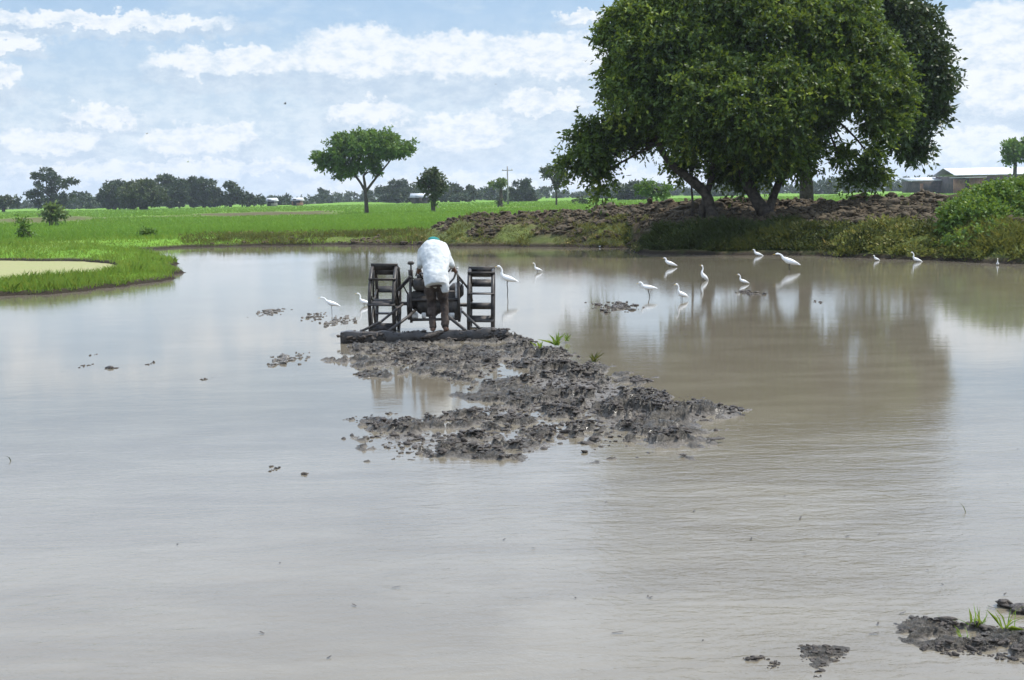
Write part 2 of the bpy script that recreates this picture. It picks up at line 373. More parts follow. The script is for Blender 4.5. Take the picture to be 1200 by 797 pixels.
th = np.radians(np.concatenate([np.linspace(-88, -24, 40)[:-1], np.linspace(-24, 24, 560), np.linspace(24, 88, 40)[1:]]))
rr = np.concatenate([np.linspace(.5, 24, 40)[:-1], np.linspace(24, 62, 230), 62 * np.exp(np.linspace(0, math.log(3000 / 62.), 90))[1:]])
T, Rr = np.meshgrid(th, rr); X = Rr * np.sin(T); Y = Rr * np.cos(T)
Z_, soil, dry, s2, act, mound = terrain(X.ravel(), Y.ravel(), True)
nr, nc = X.shape; idx = np.arange(nr * nc).reshape(nr, nc)
quads = np.stack([idx[:-1, :-1], idx[:-1, 1:], idx[1:, 1:], idx[1:, :-1]], -1).reshape(-1, 4)[:, ::-1]
o = mk('ground', np.stack([X.ravel(), Y.ravel(), Z_], 1), quads, M['ground'], smooth=True, attrs={'soil': soil, 'dry': dry}); tag(o, kind='structure')
# ground behind the camera
o = mk('bank', [(-3000, -200, .295), (3000, -200, .295), (3000, .1, .295), (-3000, .1, .295)], [(0, 1, 2, 3)], M['ground']); tag(o, kind='structure')
o = mk('water', [(-60, .6, 0), (60, .6, 0), (60, 62, 0), (-60, 62, 0)], [(0, 1, 2, 3)], M['water']); tag(o, kind='structure')
wv = [(x * 1.0, y * 1.0, .012) for x, y in WEED]; cxw = np.mean([v[0] for v in wv]); cyw = np.mean([v[1] for v in wv])
wv = [(cxw + (x - cxw) * 1.03, cyw + (y - cyw) * 1.10, z) for x, y, z in wv]
o = mk('duckweed_pond', wv, [tuple(range(len(wv)))], M['duckweed']); tag(o, kind='structure')

# ------------------------------------------------------------------ foliage
rng = np.random.default_rng(7)
def norm(v): return v / (np.linalg.norm(v, axis=-1, keepdims=True) + 1e-9)
def leaves(name, C, Dv, L, W, tone, m, parent=None, up=None, loc=None):
    """rhombic leaf at C along Dv with length L, width W; each folded by a random side vector"""
    n = len(C); Dv = norm(Dv)
    side = norm(np.cross(Dv, rng.normal(size=(n, 3)) if up is None else up)) * (W[:, None] if not np.isscalar(W) else W)
    L = L[:, None] if not np.isscalar(L) else L
    a = C; b = C + Dv * L * .45 + side * .5; cc = C + Dv * L; d = C + Dv * L * .45 - side * .5
    V = np.stack([a, b, cc, d], 1).reshape(-1, 3); F = np.arange(4 * n).reshape(n, 4)
    return mk(name, V, F, m, parent, attrs={'tone': np.repeat(tone, 4)}, loc=loc)
def crown_pts(lobes, ntw, lpt, twl, leaf, sub=.34, droop=.5, inner=.45):
    """lobes: (centre, radii). sub-clumps on every lobe, twigs on every clump, leaves on every twig"""
    vol = np.array([(r[0] * r[1] * r[2]) ** (2 / 3.) for c_, r in lobes]); vol /= vol.sum()
    C_, D_, T_ = [], [], []
    for (c0, r0), v in zip(lobes, vol):
        r0 = np.array(r0); nt = max(int(ntw * v), 8); rm = float(np.mean(r0)); ns = max(int(nt / 14), 4)
        dv = norm(rng.normal(size=(ns, 3))); rad = rng.uniform(inner, 1., ns)[:, None] ** .6
        sr = rm * sub * rng.uniform(.55, 1.25, ns); sc = np.array(c0) + dv * np.maximum(r0 - sr[:, None] * .8 - twl * .35, r0 * .3) * rad; st = np.clip(rng.normal(.42, .30, ns), 0, 1)
        k = rng.integers(0, ns, nt); d2 = norm(rng.normal(size=(nt, 3)) + dv[k] * .7 + np.array([0, 0, .25]))
        p0 = sc[k] + d2 * sr[k][:, None] * rng.uniform(.25, 1., nt)[:, None] * np.array([1.15, 1.15, .7])
        tw = norm(d2 * .8 + rng.normal(size=(nt, 3)) * .45 + np.array([0, 0, -droop]))
        tl = twl * rng.uniform(.5, 1.3, nt)
        for j in range(lpt):
            f = (j + rng.uniform(0, 1, nt)) / lpt
            p = p0 + tw * (tl * f)[:, None] + np.array([0, 0, -1.]) * (droop * tl * f * f * .5)[:, None]
            dd = norm(tw * .7 + rng.normal(size=(nt, 3)) * .75 + np.array([0, 0, -droop * .6]))
            C_.append(p); D_.append(dd); T_.append(np.clip(st[k] + rng.normal(0, .17, nt), 0, 1))
    C_ = np.concatenate(C_); D_ = np.concatenate(D_); T_ = np.concatenate(T_); n = len(C_)
    s_ = leaf * rng.uniform(.6, 1.35, n)
    return C_, D_, s_, T_
def limb(mb, a, b, r0, r1, wob=.08, n=7, m=7):
    a = np.array(a, float); b = np.array(b, float); L = np.linalg.norm(b - a); pts = []
    o1, o2 = rng.normal(size=3) * L * wob, rng.normal(size=3) * L * wob
    for i in range(m):
        f = i / (m - 1); pts.append(a + (b - a) * f + o1 * math.sin(math.pi * f) + o2 * math.sin(2 * math.pi * f) * .5)
    rad = [r0 + (r1 - r0) * (i / (m - 1)) ** .8 for i in range(m)]
    mb.tube(pts, rad, n); return pts
def path_limb(mb, pts, r, n=9):
    pts = np.array(pts, float); q_ = []; rs = []
    k = len(pts)
    for i in range(k - 1):
        for f in (0, .33, .66):
            p0 = pts[max(i - 1, 0)]; p1 = pts[i]; p2 = pts[i + 1]; p3 = pts[min(i + 2, k - 1)]
            q_.append(.5 * ((2 * p1) + (p2 - p0) * f + (2 * p0 - 5 * p1 + 4 * p2 - p3) * f * f + (3 * p1 - p0 - 3 * p2 + p3) * f ** 3))
            rs.append(r[i] + (r[i + 1] - r[i]) * f)
    q_.append(pts[-1]); rs.append(r[-1])
    rs = [x * rng.uniform(.92, 1.08) for x in rs]
    mb.tube(q_, rs, n)
def zt(x, y): return float(terrain(np.array([x], float), np.array([y], float))[0])
def tree(name, D, base, trunks, lobes, ntw, lpt, twl, leaf, m, label, cat='tree', group=None, droop=.4, asp=.42, depth=1., tr=.12, sub=.34, limbs=True, forks=None, inner=.45, dz=0.):
    """base px,py ; trunks: list of (list of (px,py,doff,radius)); lobes: (px,py,rx,ry,doff)"""
    bx, by = P(base[0], base[1], D)[:2]; bz = zt(bx, by) - .05
    root = empty(name, (bx, by, bz)); tag(root, label, cat, group); org = np.array((bx, by, bz))
    s = FPX / D; LB = []
    for l in lobes:
        px, py, rx, ry = l[:4]; do = l[4] if len(l) > 4 else 0.; c0 = P(px, py, D + do) - org
        k = (D + do) / D; rd = (l[5] if len(l) > 5 else rx / s * depth)
        LB.append((c0, (rx / s * k, rd, ry / s * k)))
    mb = MB(); tips = []
    for tk in trunks:
        pts = [P(a, b, D + dd) - org for a, b, dd, _ in tk]; rs = [r for *_, r in tk]
        if tk[0][1] >= base[1] - 3: pts[0][2] = -.25 + 0
        path_limb(mb, pts, rs); tips.append((pts[-1], rs[-1])); 
        if len(pts) > 3: tips.append((pts[-2], rs[-2] * .8))
    if limbs:
        for c0, r0 in LB:
            j = min(range(len(tips)), key=lambda i: np.linalg.norm(tips[i][0] - c0)); a, ra = tips[j]
            pp = limb(mb, a, np.array(c0), ra * .75, ra * .22, .07)
            for _ in range(4):
                e = np.array(c0) + norm(rng.normal(size=3)) * np.array(r0) * .8; k = rng.integers(3, 6); limb(mb, pp[k], e, ra * .25, ra * .05, .1, 5, 5)
    mb.build('trunk', M['bark'], root, True)
    C_, D_, s_, T_ = crown_pts(LB, ntw, lpt, twl, leaf, sub, droop, inner)
    ok = C_[:, 2] > .15
    leaves('crown', C_[ok], D_[ok], s_[ok], s_[ok] * asp, T_[ok], m, root)
    return root
# big spreading tree on the bank
tree('spreading_tree', 43, (880, 272),
     [[(838, 270, 0, .24), (834, 250, 0, .19), (826, 226, 0, .17), (806, 208, .2, .15), (786, 192, .2, .13), (770, 165, 0, .10), (750, 120, 0, .07)],
      [(824, 268, .3, .13), (823, 245, .3, .12), (832, 215, .2, .11), (838, 185, .2, .10), (845, 130, .2, .07)],
      [(915, 274, 0, .32), (908, 260, 0, .25), (892, 243, 0, .22), (876, 214, 0, .19), (868, 180, 0, .17), (880, 120, 0, .13), (900, 60, 0, .08)],
      [(900, 252, 0, .17), (908, 225, .3, .14), (925, 190, .4, .12), (960, 130, .4, .09), (1010, 90, .4, .05)]],
     [(800, 66, 90, 68, 0), (905, 42, 118, 62, .3), (998, 66, 66, 64, -.3), (766, 112, 62, 52, -.6), (868, 118, 100, 68, -1.4), (975, 98, 70, 42, -.8),
      (701, 160, 38, 30, 0), (682, 186, 30, 20, 0), (706, 210, 11, 22, 0), (748, 152, 44, 24, .6), (822, 154, 50, 32, -1.2), (908, 176, 52, 34, -.8),
      (940, 160, 30, 48, .3), (1024, 192, 20, 28, -.4), (1046, 108, 30, 48, .4), (858, 194, 28, 20, .4), (876, 204, 26, 16, .6), (800, 192, 16, 18, .8), (1034, 140, 24, 26, -.2),
      (860, 4, 92, 26, .3), (955, 4, 80, 26, .3), (740, 40, 42, 46, .4), (730, 84, 26, 42, .2), (742, 26, 32, 34, .3), (785, 14, 48, 30, .4), (985, 165, 9, 26, 0), (1000, 205, 10, 14, -.2)],
     18500, 15, .6, .155, M['leaf_big'], 'huge spreading tree with a wide drooping green crown and leaning trunks on the pond bank', droop=.42, asp=.48, depth=.8, sub=.25)
tree('dark_tree', 51, (945, 242),
     [[(946, 246, 0, .30), (945, 215, 0, .26), (943, 187, 0, .23), (960, 140, 0, .19), (1000, 90, 0, .13)], [(943, 190, 0, .2), (930, 140, .5, .15), (920, 80, .5, .1)]],
     [(1068, 45, 46, 52, 0), (1082, 98, 42, 48, 0), (1062, 150, 34, 38, 0), (1010, 50, 60, 60, .5), (1046, 10, 50, 32, .5), (1090, 92, 26, 34, -.3), (960, 90, 60, 60, .8), (940, 150, 28, 40, .5),
      (1092, 130, 18, 26, 0), (1010, 6, 60, 40, 0), (1075, 172, 20, 16, 0)],
     5600, 13, .6, .22, M['leaf_dark'], 'darker dense tree standing close behind the big spreading tree on its right', droop=.4, asp=.45, depth=.9)
# lone umbrella tree and other field trees
tree('umbrella_tree', 137, (429, 250),
     [[(430, 251, 0, .26), (429, 236, 0, .2), (428, 220, 0, .17), (426, 206, 0, .12)], [(429, 226, 0, .16), (418, 208, 0, .12), (402, 196, 0, .08)], [(429, 224, 0, .16), (441, 208, 0, .12), (456, 190, 0, .08)]],
     [(424, 172, 46, 14, 0), (394, 184, 28, 12, 0), (456, 176, 30, 10, 0), (436, 162, 34, 9, 0), (382, 192, 16, 11, 0), (410, 198, 22, 9, 0), (470, 177, 14, 9, 0), (432, 190, 18, 10, .5), (408, 163, 26, 10, 0), (374, 184, 10, 8, 0), (398, 206, 10, 5, 0), (440, 200, 8, 5, 0), (480, 168, 8, 6, 0)],
     2600, 9, .5, .34, M['leaf_lone'], 'lone tree with a flat umbrella-shaped green crown in the open field', droop=.1, asp=.5)
tree('small_tree', 140, (507, 249), [[(508, 250, 0, .26), (507, 235, 0, .22), (506, 220, 0, .14)]],
     [(506, 210, 14, 11, 0), (499, 214, 9, 8, 0), (516, 215, 9, 8, 0), (507, 222, 10, 8, 0), (508, 203, 10, 5, 0), (508, 232, 5, 5, 0)],
     420, 8, .6, .36, M['leaf_far_olive'], 'small round-headed tree just right of the umbrella tree in the field', droop=.3, asp=.5)
tree('small_tree', 190, (586, 243), [[(586, 244, 0, .4), (587, 230, 0, .3), (587, 220, 0, .15)]],
     [(580, 216, 8, 4, 0), (592, 215, 8, 4, 0), (587, 212, 6, 3, 0), (586, 237, 4, 5, 0)],
     130, 8, .5, .4, M['leaf_pale'], 'sparse pale sapling left of the utility pole in the field', droop=.3, asp=.5)
tree('small_tree', 190, (652, 241), [[(652, 242, 0, .16), (652, 228, 0, .13), (651, 215, 0, .1)]],
     [(650, 203, 15, 8, 0), (640, 200, 8, 5, 0), (655, 215, 8, 6, 0), (653, 208, 10, 6, 0)],
     260, 8, .6, .42, M['leaf_far_olive'], 'thin-stemmed small tree under the left edge of the big crown', droop=.3, asp=.5)
tree('small_tree', 110, (762, 243), [[(760, 244, 0, .14), (762, 235, 0, .12), (768, 222, 0, .08)]],
     [(752, 222, 12, 5, 0), (772, 226, 14, 6, 0), (763, 216, 10, 6, 0), (782, 220, 8, 5, 0)],
     220, 8, .5, .26, M['leaf_lone'], 'low bright bushy tree seen below the big crown beyond the soil mound', droop=.3, asp=.5)
FT = [  # px, base y, D, lobes, material, label
 (60, 246, 330, [(46, 210, 12, 9), (62, 207, 14, 7), (70, 214, 14, 8), (82, 213, 9, 4), (52, 222, 14, 9), (40, 232, 13, 10), (62, 234, 16, 10), (80, 234, 12, 9), (55, 201, 10, 4)], 'leaf_far', 'tall airy tree with gaps in its crown near the left edge', 330),
 (4, 246, 330, [(3, 232, 12, 10), (-12, 228, 14, 12), (10, 236, 8, 6)], 'leaf_far_olive', 'round tree cut by the left edge of the view', 160),
 (134, 246, 340, [(134, 224, 18, 15), (126, 232, 14, 11), (145, 230, 14, 14)], 'leaf_far', 'leftmost of the round dark trees of the left grove', 330),
 (166, 246, 300, [(166, 228, 28, 16), (152, 232, 15, 13), (184, 230, 14, 14), (165, 220, 20, 10)], 'leaf_far_olive', 'olive bushy tree standing in front of the left grove', 520),
 (200, 244, 345, [(198, 220, 26, 15), (190, 212, 18, 9), (212, 225, 16, 15), (202, 232, 22, 10)], 'leaf_far', 'widest and tallest dark tree of the left grove', 480),
 (239, 244, 350, [(239, 221, 18, 14), (232, 213, 12, 8), (246, 228, 16, 12), (238, 234, 18, 7)], 'leaf_far', 'round dark tree between the widest tree and the small blackish one', 400),
 (270, 243, 350, [(270, 225, 13, 12), (275, 230, 12, 9), (262, 234, 12, 6)], 'leaf_far', 'small blackish round tree near the right end of the left grove', 260),
 (290, 243, 350, [(287, 231, 9, 8), (295, 234, 8, 5)], 'leaf_far', 'lowest tree closing the right end of the left grove', 130),
 (610, 239, 330, [(610, 219, 13, 7), (604, 227, 14, 8), (618, 214, 8, 4), (600, 233, 15, 5)], 'leaf_far', 'bushy dark tree right of the utility pole at the field edge', 260),
 (742, 236, 300, [(742, 220, 16, 8), (735, 227, 16, 7), (752, 226, 14, 8)], 'leaf_far', 'rounded tree at the field edge seen below the big crown', 260),
 (466, 240, 380, [(466, 217, 14, 8), (478, 219, 14, 7), (452, 222, 14, 7), (470, 228, 24, 8)], 'leaf_far', 'dark tree at the field edge between the umbrella tree and the small round one', 330),
 (535, 239, 380, [(528, 222, 16, 8), (545, 224, 14, 7), (556, 228, 9, 6), (532, 231, 24, 6)], 'leaf_far', 'dark tree at the field edge right of the small round tree', 330),
 (1130, 226, 420, [(1120, 203, 12, 6), (1138, 205, 12, 6), (1128, 212, 22, 7)], 'leaf_far', 'dark tree behind the left end of the long shed roof', 200),
]
for (px, by_, D, lb, mm, lab, nt) in FT:
    tree('field_tree', D, (px, by_), [[(px, by_ + 1, 0, .5), (px, by_ - 8, 0, .4), (px, by_ - 14, 0, .25)]], lb + [(px - 6, by_ - 8, 13, 7), (px + 8, by_ - 9, 13, 8)], int(nt * 3), 8, .7, .62, M[mm], lab, group='trees along the far edge of the fields', droop=.15, asp=.55, inner=.65, sub=.3, limbs=(px == 60))
tree('roadside_tree', 160, (1188, 228), [[(1188, 230, 0, .3), (1189, 210, 0, .25), (1190, 190, 0, .18)]],
     [(1186, 172, 12, 9, 0), (1200, 168, 14, 9, 0), (1192, 182, 12, 6, 0), (1182, 187, 6, 5, 0), (1210, 180, 12, 9, 0)],
     420, 8, .7, .42, M['leaf_lone'], 'leafy light green tree rising above the shed at the right edge', droop=.3, asp=.5)
# far wood: one mass
LBW = []
for px in np.arange(-120, 1330, 6.5):
    hor = HOR - math.tan(ROLL) * (px - 600)
    D = 520 + 90 * math.sin(px * .05) + rng.uniform(-30, 30)
    hh = 2.4 + 4.2 * fbm(np.array([px / 45.]), np.array([.3]), 3, 9)[0] + rng.uniform(-.6, .8)
    if 300 < px < 360: hh *= .75
    if 370 < px < 590: hh *= 1.22
    if 940 < px < 1110: hh *= 1.15
    x, y, _ = P(px, hor, D); LBW.append((np.array((x, y, hh * .45)), (3.6 + rng.uniform(-.5, 1.8), 4., hh * .62)))
C_, D_, s_, T_ = crown_pts(LBW, 17000, 6, .9, 1.0, .4, .1, .7)
ok = C_[:, 2] > .2
tag(leaves('far_wood', C_[ok], D_[ok], s_[ok], s_[ok] * .6, T_[ok], M['leaf_far']), 'low dark wood closing the horizon behind the fields', 'wood', kind='stuff')
# right bank bush (vine-grown)
def bush(name, D, lobes, ntw, leaf, m, label, cat='bush', group=None, lpt=8):
    px = lobes[0][0]; bx, by, _ = P(px, lobes[0][1], D); bz = zt(bx, by); root = empty(name, (bx, by, bz)); tag(root, label, cat, group); org = np.array((bx, by, bz))
    s = FPX / D; LB = [(P(a, b, D + do) - org, (rx / s, rx / s * .8, ry / s)) for a, b, rx, ry, do in lobes]
    C_, D_, s_, T_ = crown_pts(LB, ntw, lpt, leaf * 2.2, leaf, .34, .3, .6)
    W_ = C_ + org; ok = W_[:, 2] > terrain(W_[:, 0], W_[:, 1]) - .02
    leaves('foliage', C_[ok], D_[ok], s_[ok], s_[ok] * .55, T_[ok], m, root)
    mb = MB()
    for c0, r0 in LB:
        for _ in range(5): limb(mb, (rng.normal() * .25 + c0[0] * .7, rng.normal() * .2 + c0[1] * .7, -.25), np.array(c0) + rng.normal(size=3) * np.array(r0) * .3, .025, .008, .1, 5, 5)
    mb.build('stem', M['bark'], root)
    return root
bush('bank_bush', 36.5, [(1180, 244, 70, 42, 0), (1142, 262, 50, 40, -1.), (1215, 244, 72, 48, 0), (1165, 280, 60, 24, -2.2), (1215, 284, 60, 24, -2.4), (1190, 268, 55, 26, -1.2), (1270, 250, 50, 40, 0), (1135, 272, 26, 18, -1.0), (1172, 230, 46, 22, .4), (1240, 285, 60, 16, -2)],
     8500, .10, M['leaf_bush'], 'large vine-grown sunlit bush humped over the right bank')
bush('field_bush', 95, [(61, 244, 8, 6, 0), (66, 250, 10, 6, 0), (56, 250, 6, 4, 0)], 160, .26, M['leaf_pale'], 'small pale green bush in the field at the far left')
bush('field_bush', 62, [(172, 274, 9, 5, 0), (178, 278, 9, 4, 0)], 130, .16, M['leaf_lone'], 'low green bush beside the pond inlet on the left')
bush('field_bush', 200, [(680, 235.5, 9, 2.5, 0)], 60, .3, M['leaf_dark'], 'tiny dark bush out in the bright field under the big crown')
bush('field_bush', 62, [(26, 262, 5, 12, 0), (30, 272, 7, 8, 0)], 110, .15, M['leaf_lone'], 'slender upright weedy bush in the left field', lpt=6)

# grass
def scatter(n, dmin, dmax, pmin, pmax, dens, pw=1.):
    """random ground points, denser close by"""
    u = rng.uniform((pmin - 600) / FPX, (pmax - 600) / FPX, n); y = 1 / rng.uniform(1 / dmax ** pw, 1 / dmin ** pw, n) ** (1 / pw); x = u * y
    z, so2, dr2, s_2, ac, mo = terrain(x, y, True); k = rng.uniform(0, 1, n) < dens(x, y, z, so2, dr2, s_2, ac, mo, u)
    return x[k], y[k], z[k]
def blades(name, x, y, z, hgt, wid, m, lean=.35, tone=None):
    n = len(x); C0 = np.stack([x, y, z - .02], 1); d = norm(np.stack([rng.normal(0, lean, n), rng.normal(0, lean, n), np.ones(n)], 1))
    hh = hgt * rng.uniform(.5, 1.3, n); wd = wid * rng.uniform(.7, 1.4, n); a = rng.uniform(0, math.pi, n)
    sdv = np.stack([np.cos(a), np.sin(a) * .6, np.zeros(n)], 1) * wd[:, None]; bend = np.stack([d[:, 0], d[:, 1], -np.abs(rng.normal(0, .25, n))], 1) * (hh * .5)[:, None]
    mid = C0 + d * (hh * .55)[:, None]; tip = C0 + d * hh[:, None] + bend
    V = np.stack([C0 - sdv * .5, C0 + sdv * .5, mid + sdv * .42, tip, mid - sdv * .42], 1).reshape(-1, 3)
    tn = np.clip(rng.normal(.45, .2, n), 0, 1) if tone is None else np.clip(tone + rng.normal(0, .12, n), 0, 1)
    return mk(name, V, np.arange(5 * n).reshape(n, 5), m, attrs={'tone': np.repeat(tn, 5)})
def scatter_bank(n, pmin, pmax, smax, dens, pw=1.3):
    u = rng.uniform((pmin - 600) / FPX, (pmax - 600) / FPX, n); y = np.interp(u, us, ds) - .8 + (smax + .8) * rng.uniform(0, 1, n) ** pw; x = u * y
    z, so2, dr2, s_2, ac, mo = terrain(x, y, True); k = rng.uniform(0, 1, n) < dens(x, y, z, so2, dr2, s_2, ac, mo, u)
    return x[k], y[k], z[k]
NOISE = lambda x, y, s, sd_: fbm(x * s, y * s, 3, sd_)
# left peninsula and field margin
x, y, z = scatter(170000, 24, 62, -60, 620, lambda x, y, z, so2, dr, s, ac, mo, u: (s > .05) * np.where(u < -.22, .85, .25 + .5 * (NOISE(x, y, .8, 31) > .5)) * (ac < .3), 1.6)
k = y / 26; tn = .42 + .5 * (fbm(x * .25, y * .5, 3, 41) - .5)
tag(blades('grass', x, y, z, .11 + .15 * ss(fbm(x * .45, y * .45, 3, 40), .45, .7), .016 * np.maximum(k, 1), M['grass'], .3, tn), 'green grass growing on the left bank and peninsula', 'grass', kind='stuff')
# rice field
x, y, z = scatter(190000, 52, 330, -80, 1300, lambda x, y, z, so2, dr, s, ac, mo, u: (s > 6) * (dr < .45) * (mo < .12), .8)
tn = .5 + .7 * (fbm(x * .05, y * .16, 3, 51) - .5)
tag(blades('rice_crop', x, y, z, .24, .05 * y / 60, M['rice'], .25, tn), 'bright green young rice covering the fields behind the pond', 'rice', kind='stuff')
# olive / brown weeds on the low bank and mound front
x, y, z = scatter_bank(70000, 215, 1300, 7.5, lambda x, y, z, so2, dr, s, ac, mo, u: (s > .02) * ss(NOISE(x, y, .75, 61), .40, .54) * np.where((ac > .5) & (mo > .5), .16, .9) * (1 - .75 * np.clip(so2, 0, 1) * (s > .8)) * ((u < .10) | (u > .24)))
tn = .4 + 1.3 * (fbm(x * .5, y * .5, 3, 62) - .45)
tag(blades('weeds', x, y, z, .09 + .24 * ss(fbm(x * .7, y * .7, 3, 63), .4, .7), .030, M['weed'], .6, tn), 'olive and straw coloured weeds along the far bank', 'weeds', kind='stuff')
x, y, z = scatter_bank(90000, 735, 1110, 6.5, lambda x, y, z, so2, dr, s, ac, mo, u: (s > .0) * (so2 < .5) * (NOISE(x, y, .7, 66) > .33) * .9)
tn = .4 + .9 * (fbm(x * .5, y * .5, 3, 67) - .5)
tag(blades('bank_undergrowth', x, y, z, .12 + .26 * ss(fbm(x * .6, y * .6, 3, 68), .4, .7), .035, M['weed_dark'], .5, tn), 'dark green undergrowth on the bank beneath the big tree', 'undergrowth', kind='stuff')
x, y, z = scatter_bank(60000, 1010, 1330, 6., lambda x, y, z, so2, dr, s, ac, mo, u: (s > .0) * (so2 < .6) * ((u < .33) | (s < 1.8)) * .8 * (NOISE(x, y, .8, 70) > .38))
tag(blades('sunlit_weeds', x, y, z, .14 + .30 * ss(fbm(x * .6, y * .6, 3, 71), .4, .7), .030, M['weed_painted_sun'], .55, .45 + 1.1 * (fbm(x * .5, y * .5, 3, 72) - .45)), 'yellow green weeds on the sunlit right bank', 'weeds', kind='stuff')

# ------------------------------------------------------------------ clods
import bmesh
bm = bmesh.new(); bmesh.ops.create_icosphere(bm, subdivisions=3, radius=1.); ICO_V = np.array([v.co[:] for v in bm.verts]); ICO_F = np.array([[v.index for v in f.verts] for f in bm.faces]); bm.free()
def clods(name, x, y, z, size, m, parent=None, flat=.6, hs=None):
    n = len(x); nv = len(ICO_V); a = rng.uniform(0, 6.28, n); ca, sa = np.cos(a), np.sin(a)
    V = np.repeat(ICO_V[None], n, 0).copy()
    for _ in range(5):   # random dents and bulges
        dr = norm(rng.normal(size=(n, 1, 3))); V *= 1 + (np.abs((norm(V) * dr).sum(-1, keepdims=True)) ** 3) * rng.uniform(-.4, .42, (n, 1, 1))
    q_ = norm(V)
    for fq in (2.6, 5.2):
        k_ = norm(rng.normal(size=(n, 3, 3))) * fq; ph = rng.uniform(0, 6.28, (n, 1, 3)); V *= 1 + (np.sin(np.einsum('nvi,nji->nvj', q_, k_) + ph)).sum(-1, keepdims=True) * (.36 / fq)
    V *= (1 + rng.normal(0, .035, (n, nv, 1)))
    V *= np.stack([rng.uniform(.8, 1.7, n), rng.uniform(.6, 1.1, n), rng.uniform(.4, 1., n) * flat / .6 * .8], 1)[:, None] * np.asarray(size).reshape(-1, 1, 1)
    if hs is not None: V *= hs; a[0] = 0; ca, sa = np.cos(a), np.sin(a)
    X_ = V[..., 0] * ca[:, None] - V[..., 1] * sa[:, None]; Y_ = V[..., 0] * sa[:, None] + V[..., 1] * ca[:, None]
    V = np.stack([X_ + x[:, None], Y_ + y[:, None], V[..., 2] + z[:, None]], -1).reshape(-1, 3)
    F = (ICO_F[None] + (np.arange(n) * nv)[:, None, None]).reshape(-1, 3)
    return mk(name, V, F, m, parent)
def scrub(name, n, pmin, pmax, smax, per, rad, leaf, m, dens, label):
    x, y, z = scatter_bank(n, pmin, pmax, smax, dens, 1.1); n = len(x); r0 = rad * rng.uniform(.5, 1.4, n); st = np.clip(rng.normal(.45, .28, n), 0, 1)
    k = np.repeat(np.arange(n), per); q_ = norm(rng.normal(size=(len(k), 3))) * rng.uniform(.3, 1, (len(k), 1)); q_[:, 2] = np.abs(q_[:, 2])
    C_ = np.stack([x[k], y[k], z[k]], 1) + q_ * r0[k][:, None] * (1.2, 1.2, 1.); D_ = norm(q_ + rng.normal(size=q_.shape) * .6 + (0, 0, .2)); s_ = leaf * rng.uniform(.6, 1.5, len(k))
    tag(leaves(name, C_, D_, s_, s_ * .5, np.clip(st[k] + rng.normal(0, .15, len(k)), 0, 1), m), label, 'scrub', kind='stuff')
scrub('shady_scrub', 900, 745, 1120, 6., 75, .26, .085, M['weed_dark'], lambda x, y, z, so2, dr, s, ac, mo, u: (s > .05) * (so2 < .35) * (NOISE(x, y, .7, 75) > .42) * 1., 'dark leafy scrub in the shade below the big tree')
scrub('sunny_scrub', 700, 985, 1330, 6., 85, .28, .085, M['weed_painted_sun'], lambda x, y, z, so2, dr, s, ac, mo, u: (s > .05) * ((so2 < .5) | (s < 1)) * ((u < .33) | (s < 1.6)) * (NOISE(x, y, .7, 76) > .42) * 1., 'olive leafy scrub on the sunlit right bank')
scrub('mound_scrub', 420, 250, 760, 6.5, 60, .18, .075, M['weed'], lambda x, y, z, so2, dr, s, ac, mo, u: (s > .05) * (NOISE(x, y, .7, 77) > .47) * 1., 'scattered low weeds on the bank left of the big tree')
x, y, z = scatter_bank(90000, 250, 1330, 9.5, lambda x, y, z, so2, dr, s, ac, mo, u: (so2 > .45) * (s > .12) * np.where(ac > .5, (mo > .25) * 1., .35) * .6, 1.)
keep = np.arange(len(x))[:14000]; x, y, z = x[keep], y[keep], z[keep]
tag(clods('soil_clods', x, y, z + .02, rng.gamma(1.3, .024, len(x)) + .012, M['soil'], flat=.7), 'dug brown soil clods heaped on the mound behind the pond', 'soil', kind='stuff')

